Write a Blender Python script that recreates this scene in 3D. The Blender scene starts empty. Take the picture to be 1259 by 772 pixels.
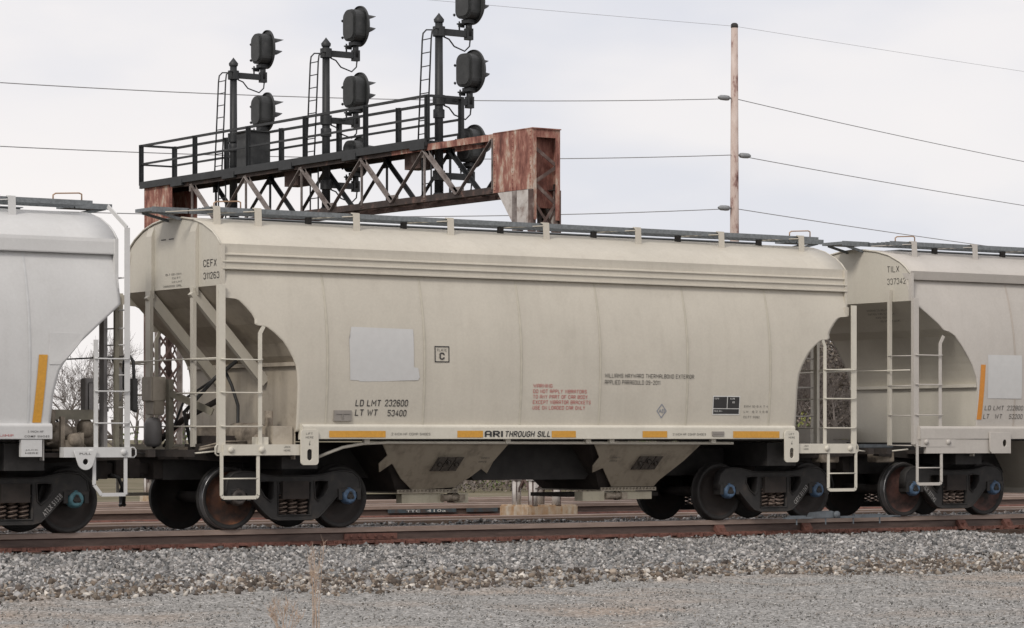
import bpy, bmesh, math, random
import numpy as np
from mathutils import Vector, Matrix
random.seed(11)
rng = np.random.default_rng(5)
C = bpy.context.scene.collection
SC = bpy.context.scene
R = math.radians

# ------------------------------------------------------------------ camera
cam_d = bpy.data.cameras.new('camera')
cam = bpy.data.objects.new('camera', cam_d); C.objects.link(cam)
cam.location = (-26.228, -38.302, 1.32)
cam.rotation_euler = (R(90), 0, R(-34.5))
cam_d.sensor_fit = 'HORIZONTAL'; cam_d.sensor_width = 36
cam_d.lens = 36*3629/1259
cam_d.shift_y = 153/1259
cam_d.clip_start = 0.1; cam_d.clip_end = 6000
SC.camera = cam

# ------------------------------------------------------------------ world and sun
SUN_EL, SUN_AZ = R(38), R(238)          # azimuth measured clockwise from +Y: light comes from behind the left shoulder
w = bpy.data.worlds.new('World'); SC.world = w; w.use_nodes = True
nt = w.node_tree; nt.nodes.clear()
wo = nt.nodes.new('ShaderNodeOutputWorld'); bg = nt.nodes.new('ShaderNodeBackground')
sky = nt.nodes.new('ShaderNodeTexSky'); sky.sky_type = 'NISHITA'; sky.sun_disc = False
sky.sun_elevation = SUN_EL; sky.sun_rotation = SUN_AZ
tc = nt.nodes.new('ShaderNodeTexCoord')
mp = nt.nodes.new('ShaderNodeMapping'); mp.inputs['Scale'].default_value = (1.0, 1.0, 2.6)
n1 = nt.nodes.new('ShaderNodeTexNoise'); n1.inputs['Scale'].default_value = 2.6; n1.inputs['Detail'].default_value = 5; n1.inputs['Roughness'].default_value = .5
n2 = nt.nodes.new('ShaderNodeTexNoise'); n2.inputs['Scale'].default_value = 7.0; n2.inputs['Detail'].default_value = 6
ad = nt.nodes.new('ShaderNodeMath'); ad.operation = 'MULTIPLY_ADD'; ad.inputs[1].default_value = .3
cr = nt.nodes.new('ShaderNodeValToRGB')
cr.color_ramp.elements[0].position = .40; cr.color_ramp.elements[0].color = (7.75, 7.8, 8.35, 1)
cr.color_ramp.elements[1].position = .66; cr.color_ramp.elements[1].color = (9.7, 9.25, 9.1, 1)
e = cr.color_ramp.elements.new(.51); e.color = (9.15, 8.85, 8.9, 1)
mx = nt.nodes.new('ShaderNodeMix'); mx.data_type = 'RGBA'; mx.inputs['Factor'].default_value = .95
L = nt.links.new
L(tc.outputs['Generated'], mp.inputs['Vector']); L(mp.outputs['Vector'], n1.inputs['Vector']); L(mp.outputs['Vector'], n2.inputs['Vector'])
L(n2.outputs['Fac'], ad.inputs[0]); L(n1.outputs['Fac'], ad.inputs[2])
sb = nt.nodes.new('ShaderNodeMath'); sb.operation = 'SUBTRACT'; sb.inputs[1].default_value = .12
L(ad.outputs[0], sb.inputs[0]); L(sb.outputs[0], cr.inputs['Fac'])
L(sky.outputs['Color'], mx.inputs[6]); L(cr.outputs['Color'], mx.inputs[7]); L(mx.outputs[2], bg.inputs['Color'])
bg.inputs['Strength'].default_value = .1
L(bg.outputs['Background'], wo.inputs['Surface'])
sd = bpy.data.lights.new('sun', 'SUN'); sd.energy = 1.95; sd.angle = R(14); sd.color = (1, .94, .86)
so = bpy.data.objects.new('sun', sd); C.objects.link(so)
dirv = Vector((math.sin(SUN_AZ)*math.cos(SUN_EL), math.cos(SUN_AZ)*math.cos(SUN_EL), math.sin(SUN_EL)))
so.rotation_euler = dirv.to_track_quat('Z', 'Y').to_euler()
SC.view_settings.view_transform = 'Standard'; SC.view_settings.look = 'None'
SC.view_settings.exposure = 0.0; SC.view_settings.gamma = 1; SC.view_settings.use_curve_mapping = False
SC.cycles.max_bounces = 6

# ------------------------------------------------------------------ materials
def nmat(name, rough=.6, metal=0.0, spec=None):
    m = bpy.data.materials.new(name); m.use_nodes = True
    b = m.node_tree.nodes['Principled BSDF']
    b.inputs['Roughness'].default_value = rough; b.inputs['Metallic'].default_value = metal
    if spec is not None: b.inputs['Specular IOR Level'].default_value = spec
    return m, m.node_tree, b
def noise(t, scale, detail=4, vec=None, sc=None, rough=.55, coord='Object', warp=None):
    n = t.nodes.new('ShaderNodeTexNoise'); n.inputs['Scale'].default_value = scale
    n.inputs['Detail'].default_value = detail; n.inputs['Roughness'].default_value = rough
    c = t.nodes.new('ShaderNodeTexCoord'); src = c.outputs[coord]
    if sc:
        mpn = t.nodes.new('ShaderNodeMapping'); mpn.inputs['Scale'].default_value = sc
        t.links.new(src, mpn.inputs['Vector']); src = mpn.outputs['Vector']
    t.links.new(src, n.inputs['Vector'])
    return n.outputs['Fac']
def ramp(t, fac, stops, interp='LINEAR'):
    r = t.nodes.new('ShaderNodeValToRGB'); el = r.color_ramp.elements; r.color_ramp.interpolation = interp
    for i, (p, c) in enumerate(stops):
        if i < 2: x = el[i]; x.position = p
        else: x = el.new(p)
        x.color = (*c, 1) if len(c) == 3 else c
    t.links.new(fac, r.inputs['Fac']); return r.outputs['Color']
def mixc(t, fac, a, b, mode='MIX'):
    m = t.nodes.new('ShaderNodeMix'); m.data_type = 'RGBA'; m.blend_type = mode
    for k, v in ((0, fac), (6, a), (7, b)):
        if isinstance(v, (int, float)): m.inputs[k].default_value = v
        elif isinstance(v, tuple): m.inputs[k].default_value = (*v, 1)
        else: t.links.new(v, m.inputs[k])
    return m.outputs[2]
def bump(t, b, h, strength=.3, dist=.02):
    n = t.nodes.new('ShaderNodeBump'); n.inputs['Strength'].default_value = strength; n.inputs['Distance'].default_value = dist
    t.links.new(h, n.inputs['Height']); t.links.new(n.outputs['Normal'], b.inputs['Normal'])
BW = ((0, (0, 0, 0)), (1, (1, 1, 1)))
def paint(name, col, dirt=(.16, .125, .09), amt=.35, rough=.5, streak=.5):
    m, t, b = nmat(name, rough)
    at_ = t.nodes.new('ShaderNodeAttribute'); at_.attribute_name = 'stain'
    big = noise(t, .9, 5); st = noise(t, 1.0, 5, sc=(7, 7, .35)); fine = noise(t, 26, 3)
    tone = ramp(t, big, ((.3, tuple(c*.93 for c in col)), (.7, tuple(min(1, c*1.05) for c in col))))
    f1 = ramp(t, st, ((.5, (0, 0, 0)), (.85, (streak, streak, streak))))
    c1 = mixc(t, f1, tone, dirt)
    f2 = ramp(t, noise(t, 3.2, 8, rough=.7), ((.52, (0, 0, 0)), (.78, (amt, amt, amt))))
    c2 = mixc(t, f2, c1, dirt)
    c2 = mixc(t, at_.outputs['Fac'], c2, tuple(c*.62+d*.16 for c, d in zip(col, (.42, .30, .20))))
    c3 = mixc(t, .08, c2, ramp(t, fine, BW), 'OVERLAY')
    t.links.new(c3, b.inputs['Base Color'])
    bump(t, b, noise(t, 2.3, 2), .12, .02)
    return m
def flat(name, col, rough=.6, metal=0, var=.12, scale=8):
    m, t, b = nmat(name, rough, metal)
    c = ramp(t, noise(t, scale, 6), ((.25, tuple(x*(1-var) for x in col)), (.75, tuple(min(1, x*(1+var)) for x in col))))
    t.links.new(c, b.inputs['Base Color']); return m
def mottled(name, stops, scale=4, rough=.8, sc=None, bmp=.3, detail=8):
    m, t, b = nmat(name, rough)
    f = noise(t, scale, detail, sc=sc, rough=.68)
    t.links.new(ramp(t, f, stops), b.inputs['Base Color'])
    if bmp: bump(t, b, f, bmp, .01)
    return m
M = {}
M['beige'] = paint('beige_paint', (.508, .474, .407), amt=.12, streak=.10)
M['beige_worn'] = paint('worn_beige_paint', (.40, .355, .29), amt=.55, streak=.45)
M['beige_sill'] = paint('beige_sill_paint', (.58, .55, .475), amt=.18, streak=.1)
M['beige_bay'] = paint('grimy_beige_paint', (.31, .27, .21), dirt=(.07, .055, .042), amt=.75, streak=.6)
M['gate'] = paint('yellowish_beige_paint', (.42, .385, .29), amt=.5, streak=.4)
M['tan'] = paint('warm_beige_paint', (.525, .496, .43), amt=.10, streak=.08)
M['grey_tan'] = paint('greyish_beige_paint', (.465, .437, .402), amt=.12, streak=.08)
M['white'] = paint('white_grey_paint', (.55, .55, .545), dirt=(.28, .26, .24), amt=.12, streak=.08)
M['white_worn'] = paint('worn_white_paint', (.52, .50, .47), dirt=(.22, .17, .12), amt=.4, streak=.25)
M['weld'] = flat('dirty_weld_seam', (.45, .42, .35), .7)
M['weld_white'] = flat('pale_weld_seam', (.50, .505, .505), .7)
M['weld_tan'] = flat('greyish_weld_seam', (.39, .35, .31), .7)
M['galv'] = flat('galvanised_steel', (.20, .215, .225), .5, .3, .25, 5)
M['black'] = flat('black_grimy_steel', (.022, .020, .019), .75, 0, .5, 6)
M['under'] = mottled('grimy_underframe', ((.3, (.013, .011, .010)), (.7, (.042, .032, .027))), 4, .85)
M['frame'] = mottled('sooty_cast_steel', ((.3, (.012, .0115, .0115)), (.55, (.025, .023, .022)), (.72, (.052, .042, .035)), (.85, (.09, .07, .055))), 5, .7)
M['spring'] = mottled('rusty_spring_steel', ((.3, (.055, .038, .03)), (.7, (.17, .125, .10))), 12, .6)
M['bracket'] = mottled('grimy_bracket_iron', ((.3, (.035, .03, .026)), (.6, (.085, .072, .06)), (.8, (.16, .14, .115))), 16, .8)
M['cap_blue'] = flat('blue_bearing_cap', (.055, .10, .17), .55, 0, .5, 18)
M['cap_teal'] = flat('teal_bearing_cap', (.06, .15, .18), .5, 0, .4, 14)
M['cap_dark'] = flat('dark_bearing_cap', (.06, .05, .045), .6, 0, .3, 14)
M['rail'] = mottled('rusty_rail', ((.3, (.055, .034, .028)), (.6, (.10, .066, .054)), (.8, (.17, .115, .095))), 6, .55, sc=(.6, 3, 3))
M['railhead'] = flat('worn_rail_head', (.23, .19, .175), .35, .6, .2, 4)
M['railside_lit'] = mottled('brown_rail_head_highlight', ((.3, (.22, .16, .13)), (.7, (.34, .26, .22))), 5, .5, sc=(.5, 3, 3), bmp=0)  # highlight along the rail head, painted in as lighter brown
M['plate_rust'] = mottled('red_rusty_iron', ((.3, (.08, .038, .03)), (.6, (.19, .085, .065)), (.8, (.27, .13, .10))), 9, .85)
M['tie'] = mottled('weathered_tie_timber', ((.3, (.035, .024, .02)), (.7, (.10, .065, .05))), 5, .9, sc=(6, 1, 6))
M['rust_steel'] = mottled('rust_red_peeling_paint', ((.30, (.05, .022, .018)), (.42, (.17, .065, .05)), (.51, (.29, .13, .10)), (.57, (.38, .235, .18)), (.63, (.46, .38, .32)), (.75, (.54, .50, .45))), 2.2, .85, sc=(2.0, 2.0, .7))
M['pale_steel'] = mottled('pale_rust_streaked_steel', ((.3, (.16, .10, .08)), (.45, (.42, .39, .37)), (.7, (.58, .56, .54))), 4, .8)
M['dark_rust'] = mottled('dark_rusted_truss_steel', ((.3, (.035, .022, .02)), (.55, (.11, .07, .06)), (.72, (.26, .22, .20))), 3, .8)
M['black_rust'] = mottled('black_sooty_truss_steel', ((.3, (.02, .016, .015)), (.55, (.05, .036, .032)), (.68, (.14, .085, .07)), (.8, (.24, .19, .17))), 3, .8)
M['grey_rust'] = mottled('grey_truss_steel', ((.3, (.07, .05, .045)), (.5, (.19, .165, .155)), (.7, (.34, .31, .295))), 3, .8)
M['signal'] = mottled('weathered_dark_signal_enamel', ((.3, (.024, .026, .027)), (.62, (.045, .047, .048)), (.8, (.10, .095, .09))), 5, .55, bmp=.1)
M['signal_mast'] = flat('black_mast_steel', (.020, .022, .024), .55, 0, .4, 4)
M['pole'] = mottled('flaking_pinkish_pole_steel', ((.33, (.09, .045, .04)), (.40, (.26, .16, .14)), (.46, (.44, .35, .31)), (.7, (.55, .47, .43))), 1.6, .8, sc=(2.2, 2.2, .9))
M['wire'] = flat('overhead_wire', (.26, .26, .27), .5)
M['insul'] = flat('grey_insulator', (.23, .24, .25), .5)
M['ink'] = flat('black_stencil_ink', (.025, .024, .024), .6)
M['ink_soft'] = flat('faded_stencil_ink', (.085, .08, .075), .7)
M['ink_red'] = flat('red_stencil_ink', (.42, .06, .06), .6)
M['ink_white'] = flat('white_stencil_paint', (.62, .62, .60), .6)
M['ink_dim'] = flat('dusty_white_stencil', (.30, .29, .28), .8, 0, .35, 20)
M['ink_blue'] = flat('blue_grey_stencil_ink', (.20, .22, .27), .6)
M['patch'] = flat('flat_grey_blanking', (.51, .51, .505), .6, 0, .04)  # grey of the blanked-out squares, not a paint of the cars
M['orange'] = flat('orange_reflective_tape', (.56, .28, .035), .4, 0, .12, 30)
M['orange_red'] = flat('deep_orange_tape', (.55, .22, .03), .4, 0, .1, 30)
M['card'] = flat('grey_card_holder', (.24, .22, .20), .5)
M['brown_tube'] = flat('brown_grab_iron', (.33, .21, .13), .6)
M['grate'] = flat('galvanised_grating', (.17, .185, .195), .55, .3, .3, 20)
M['device'] = flat('blue_grey_device_paint', (.11, .125, .14), .5, 0, .3, 6)
M['bluepaint'] = mottled('worn_blue_sprayed_paint', ((.35, (.075, .05, .042)), (.5, (.05, .065, .075)), (.7, (.06, .09, .11))), 7, .8)
M['silver'] = flat('polished_rim_steel', (.35, .35, .36), .3, .8, .2)
M['valve'] = mottled('dusty_brake_gear', ((.3, (.10, .08, .06)), (.7, (.36, .31, .25))), 6, .8)
M['rubber'] = flat('black_air_hose', (.02, .02, .02), .6)
M['bark'] = mottled('grey_brown_bark', ((.3, (.045, .038, .034)), (.7, (.13, .115, .105))), 6, .9)
M['twig'] = mottled('grey_brown_twigs', ((.3, (.075, .062, .056)), (.7, (.17, .145, .13))), 1, .9, bmp=0)
M['dry'] = flat('dry_grass', (.44, .33, .25), .9, 0, .25, 3)
M['post_grey'] = flat('grey_painted_post', (.235, .225, .22), .6, 0, .2, 4)
M['olive'] = flat('olive_grimy_bracket', (.20, .185, .145), .7, 0, .3, 4)
def wheel_mat(name, cen, mid):
    m, t, b = nmat(name, .75)
    f = noise(t, 3.2, 6, rough=.6)
    t.links.new(ramp(t, f, ((.38, (.020, .016, .014)), (.55, mid), (.72, cen))), b.inputs['Base Color'])
    bump(t, b, f, .2, .01); return m
M['wheel_dark'] = wheel_mat('sooty_wheel_plate', (.05, .032, .026), (.03, .022, .019))
M['wheel_rust'] = wheel_mat('rust_brown_wheel_plate', (.21, .085, .035), (.10, .042, .024))
M['wheel_red'] = wheel_mat('red_brown_wheel_plate', (.17, .075, .055), (.11, .052, .042))
m, t, b = nmat('stained_concrete', .9)
st = noise(t, 1, 5, sc=(5, 5, .5), rough=.6)
c_ = ramp(t, st, ((.3, (.16, .075, .025)), (.45, (.34, .19, .08)), (.58, (.42, .36, .28)), (.75, (.5, .48, .43))))
t.links.new(mixc(t, .5, c_, ramp(t, noise(t, 9, 6), ((.3, (.22, .12, .05)), (.7, (.48, .43, .36))))), b.inputs['Base Color'])
M['concrete'] = m
def attr_mat(name, rough=.9, gain=1.0):
    m, t, b = nmat(name, rough, spec=.25)
    a = t.nodes.new('ShaderNodeAttribute'); a.attribute_name = 'tint'
    t.links.new(a.outputs['Color'], b.inputs['Base Color']); return m
M['stone'] = attr_mat('crushed_stone')
M['leaf'] = attr_mat('spring_leaves', .7)
# ground: gravel tones that change by place across the yard (real material zones, not shade)
m, t, b = nmat('yard_gravel', .95, spec=.15)
fine = noise(t, 30, 8, rough=.75); mid = noise(t, 6, 6, rough=.7); lar = noise(t, .45, 5)
vor = t.nodes.new('ShaderNodeTexVoronoi'); vor.inputs['Scale'].default_value = 34
tcn = t.nodes.new('ShaderNodeTexCoord'); t.links.new(tcn.outputs['Object'], vor.inputs['Vector'])
sepv = t.nodes.new('ShaderNodeSeparateColor'); t.links.new(vor.outputs['Color'], sepv.inputs['Color'])
g = ramp(t, sepv.outputs['Red'], ((0, (.105, .104, .10)), (.35, (.222, .216, .207)), (.85, (.335, .326, .312)), (1, (.56, .545, .525))))
tan = ramp(t, sepv.outputs['Red'], ((0, (.14, .105, .08)), (.5, (.31, .245, .195)), (1, (.46, .39, .33))))
g2 = mixc(t, ramp(t, lar, ((.5, (0, 0, 0)), (.68, (.7, .7, .7)))), g, tan)
g3 = mixc(t, .5, g2, ramp(t, fine, ((.2, (.05, .05, .05)), (.8, (.95, .95, .95)))), 'OVERLAY')
g4 = mixc(t, .36, g3, ramp(t, mid, ((.25, (.15, .15, .15)), (.75, (.9, .9, .9)))), 'OVERLAY')
t.links.new(g4, b.inputs['Base Color'])
bump(t, b, vor.outputs['Distance'], .45, .02)
M['gravel'] = m
m, t, b = nmat('dirt_and_cinders', .95, spec=.1)
f = noise(t, 7, 10, rough=.75)
t.links.new(ramp(t, f, ((.3, (.045, .035, .03)), (.5, (.10, .075, .06)), (.7, (.20, .17, .15)), (.8, (.34, .32, .30)))), b.inputs['Base Color'])
bump(t, b, f, .6, .04); M['dirt'] = m
m, t, b = nmat('far_field_grass', .95, spec=.1)
f = noise(t, .25, 8, rough=.7)
t.links.new(ramp(t, f, ((.3, (.09, .085, .05)), (.5, (.15, .13, .085)), (.7, (.22, .185, .14)))), b.inputs['Base Color'])
M['field'] = m
M['pale_road'] = mottled('pale_gravel_road', ((.3, (.42, .40, .36)), (.7, (.58, .56, .52))), 2, .95)

# ------------------------------------------------------------------ mesh helpers
class MB:
    def __init__(s): s.v = []; s.f = []; s.m = []; s.cur = 0; s.sm = []; s.cuts = []
    def nxt(s):                            # everything added from here on becomes a separate object of the same name
        if s.v and (not s.cuts or s.cuts[-1] != (len(s.v), len(s.f))): s.cuts.append((len(s.v), len(s.f)))
        return s
    def add(s, vs, fs, smooth=False):
        o = len(s.v); s.v += [tuple(p) for p in vs]
        for f in fs: s.f.append(tuple(i+o for i in f)); s.m.append(s.cur); s.sm.append(smooth)
        return s
    def box(s, x0, x1, y0, y1, z0, z1):
        v = [(x, y, z) for z in (z0, z1) for y in (y0, y1) for x in (x0, x1)]
        return s.add(v, [(0, 2, 3, 1), (4, 5, 7, 6), (0, 1, 5, 4), (2, 6, 7, 3), (0, 4, 6, 2), (1, 3, 7, 5)])
    def beam(s, a, b, wd, ht, up=(0, 0, 1)):
        a = Vector(a); b = Vector(b); d = (b-a).normalized(); up = Vector(up)
        if abs(d.dot(up)) > .98: up = Vector((0, 1, 0))
        x = d.cross(up).normalized()*wd/2; y = x.cross(d).normalized()*ht/2
        v = [p+sx*x+sy*y for p in (a, b) for sx, sy in ((-1, -1), (1, -1), (1, 1), (-1, 1))]
        return s.add(v, [(3, 2, 1, 0), (4, 5, 6, 7), (0, 1, 5, 4), (1, 2, 6, 5), (2, 3, 7, 6), (3, 0, 4, 7)])
    def angle(s, a, b, w_, th, up=(0, 0, 1)):     # steel angle: two thin legs
        a = Vector(a); b = Vector(b); d = (b-a).normalized(); up = Vector(up)
        if abs(d.dot(up)) > .98: up = Vector((0, 1, 0))
        x = d.cross(up).normalized(); y = x.cross(d).normalized()
        s.beam(a, b, w_, th, up); o = x*(w_/2-th/2)-y*(w_/2)
        return s.beam(a+o, b+o, th, w_, up)
    def tube(s, pts, r, n=6, cap=True, smooth=True):
        pts = [Vector(p) for p in pts]; rs = r if isinstance(r, (list, tuple)) else [r]*len(pts)
        vs = []; prev = None
        for i, p in enumerate(pts):
            if i == 0: d = pts[1]-p
            elif i == len(pts)-1: d = p-pts[i-1]
            else: d = (pts[i+1]-p).normalized()+(p-pts[i-1]).normalized()
            d.normalize()
            if prev is None:
                u = d.cross(Vector((0, 0, 1)) if abs(d.z) < .95 else Vector((1, 0, 0))).normalized()
            else:
                u = prev-d*prev.dot(d)
                u = u.normalized() if u.length > 1e-6 else d.orthogonal().normalized()
            prev = u; q = d.cross(u)
            for k in range(n):
                a = 2*math.pi*k/n; vs.append(p+(u*math.cos(a)+q*math.sin(a))*rs[i])
        fs = []
        for i in range(len(pts)-1):
            for k in range(n):
                fs.append((i*n+k, i*n+(k+1) % n, (i+1)*n+(k+1) % n, (i+1)*n+k))
        o = len(pts)-1
        s.add(vs, fs, smooth)
        if cap:
            b0 = len(s.v)-len(vs)
            s.f.append(tuple(b0+k for k in reversed(range(n)))); s.m.append(s.cur); s.sm.append(False)
            s.f.append(tuple(b0+o*n+k for k in range(n))); s.m.append(s.cur); s.sm.append(False)
        return s
    def lathe(s, prof, org, axis='y', n=40, mats=None, smooth=True):   # prof: (radius, along)
        ox, oy, oz = org; vs = []
        for r, h in prof:
            for k in range(n):
                a = 2*math.pi*k/n; c_, s_ = r*math.cos(a), r*math.sin(a)
                vs.append((ox+c_, oy+h, oz+s_) if axis == 'y' else (ox+h, oy+c_, oz+s_) if axis == 'x' else (ox+c_, oy+s_, oz+h))
        o = len(s.v); s.v += vs
        for i in range(len(prof)-1):
            for k in range(n):
                s.f.append((o+i*n+k, o+i*n+(k+1) % n, o+(i+1)*n+(k+1) % n, o+(i+1)*n+k))
                s.m.append(mats[i] if mats else s.cur); s.sm.append(smooth)
        return s
    def prism(s, poly, f, d):            # poly 2D points, f maps (a,b,depth)->xyz, extruded by d (0..d)
        n = len(poly); v = [f(a, b, 0) for a, b in poly]+[f(a, b, d) for a, b in poly]
        fs = [tuple(range(n)), tuple(reversed(range(n, 2*n)))]+[(i, i+n, (i+1) % n+n, (i+1) % n) for i in range(n)]
        return s.add(v, fs)
    def build(s, name, mats, parent=None, fix=True, bev=0):
        if s.cuts:
            bounds = [(0, 0)]+[c for c in s.cuts if c != (len(s.v), len(s.f))]+[(len(s.v), len(s.f))]; first = None
            for (v0, f0), (v1, f1) in zip(bounds, bounds[1:]):
                q = MB(); q.v = s.v[v0:v1]; q.f = [tuple(i-v0 for i in f) for f in s.f[f0:f1]]; q.m = s.m[f0:f1]; q.sm = s.sm[f0:f1]
                o = q.build(name, mats, parent, fix, bev); first = first or o
            return first
        me = bpy.data.meshes.new(name); me.from_pydata(s.v, [], s.f)
        if not isinstance(mats, (list, tuple)): mats = [mats]
        for mm in mats: me.materials.append(mm)
        me.polygons.foreach_set('material_index', s.m); me.polygons.foreach_set('use_smooth', s.sm)
        if fix or bev:
            bm = bmesh.new(); bm.from_mesh(me)
            if bev:
                bmesh.ops.bevel(bm, geom=[e for e in bm.edges if len(e.link_faces) == 2 and e.calc_face_angle(0) > .6], offset=bev, segments=2, affect='EDGES', clamp_overlap=True)
            bmesh.ops.recalc_face_normals(bm, faces=bm.faces); bm.to_mesh(me); bm.free()
        me.update()
        o = bpy.data.objects.new(name, me); C.objects.link(o)
        if parent is not None: o.parent = parent
        return o
def empty(name, loc=(0, 0, 0), rz=0):
    o = bpy.data.objects.new(name, None); C.objects.link(o); o.location = loc; o.rotation_euler = (0, 0, rz)
    o.empty_display_size = .3; return o
def tag(o, label=None, cat=None, group=None, kind=None):
    for k, v in (('label', label), ('category', cat), ('group', group), ('kind', kind)):
        if v: o[k] = v
    return o
def kids(o): return [c for c in bpy.data.objects if c.parent == o]
def copy_tree(o, parent=None, tree=None):
    c = o.copy(); C.objects.link(c); c.parent = parent
    for ch in kids(o): copy_tree(ch, c)
    return c
def holes2d(name, outline, holes, th, bev, mat, parent, f):
    """flat plate with holes: outline/holes in 2D, f maps (a,b,depth) to 3D"""
    cu = bpy.data.curves.new('tmp', 'CURVE'); cu.dimensions = '2D'; cu.fill_mode = 'BOTH'
    cu.extrude = th/2-bev; cu.bevel_depth = bev; cu.bevel_resolution = 1
    for poly in [outline]+holes:
        sp = cu.splines.new('POLY'); sp.points.add(len(poly)-1); sp.use_cyclic_u = True
        for i, (a, b) in enumerate(poly): sp.points[i].co = (a, b, 0, 1)
    ob = bpy.data.objects.new('tmp', cu); C.objects.link(ob)
    dg = bpy.context.evaluated_depsgraph_get(); dg.update()
    me = bpy.data.meshes.new_from_object(ob.evaluated_get(dg)); bpy.data.objects.remove(ob); bpy.data.curves.remove(cu)
    for v in me.vertices: v.co = f(v.co.x, v.co.y, v.co.z)
    bm = bmesh.new(); bm.from_mesh(me); bmesh.ops.recalc_face_normals(bm, faces=bm.faces); bm.to_mesh(me); bm.free()
    me.materials.clear(); me.materials.append(mat); me.name = name
    o = bpy.data.objects.new(name, me); C.objects.link(o); o.parent = parent
    return o
_tc = {}
def text_tris(body, bold=0.0, shear=0.0):
    key = (body, bold, shear)
    if key in _tc: return _tc[key]
    cu = bpy.data.curves.new('tmp', 'FONT'); cu.body = body; cu.size = 1; cu.offset = bold; cu.shear = shear; cu.space_character = 1.22 if len(body) > 8 else 1.1
    cu.resolution_u = 3; cu.space_line = .95
    ob = bpy.data.objects.new('tmp', cu); C.objects.link(ob)
    dg = bpy.context.evaluated_depsgraph_get(); dg.update()
    me = bpy.data.meshes.new_from_object(ob.evaluated_get(dg)); bpy.data.objects.remove(ob); bpy.data.curves.remove(cu)
    vs = [tuple(v.co) for v in me.vertices]; fs = [tuple(p.vertices) for p in me.polygons]; bpy.data.meshes.remove(me)
    x0 = min(v[0] for v in vs); x1 = max(v[0] for v in vs); y0 = min(v[1] for v in vs); y1 = max(v[1] for v in vs)
    _tc[key] = ([((v[0]-x0)/(x1-x0), (v[1]-y0)/(y1-y0)) for v in vs], fs); return _tc[key]
def put_text(mb, body, box, f, bold=.012, shear=0.0):
    """box=(a0,a1,b0,b1) on the surface; f(a,b)->xyz"""
    vs, fs = text_tris(body, bold, shear); a0, a1, b0, b1 = box
    mb.add([f(a0+u*(a1-a0), b0+v*(b1-b0)) for u, v in vs], fs)
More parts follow.
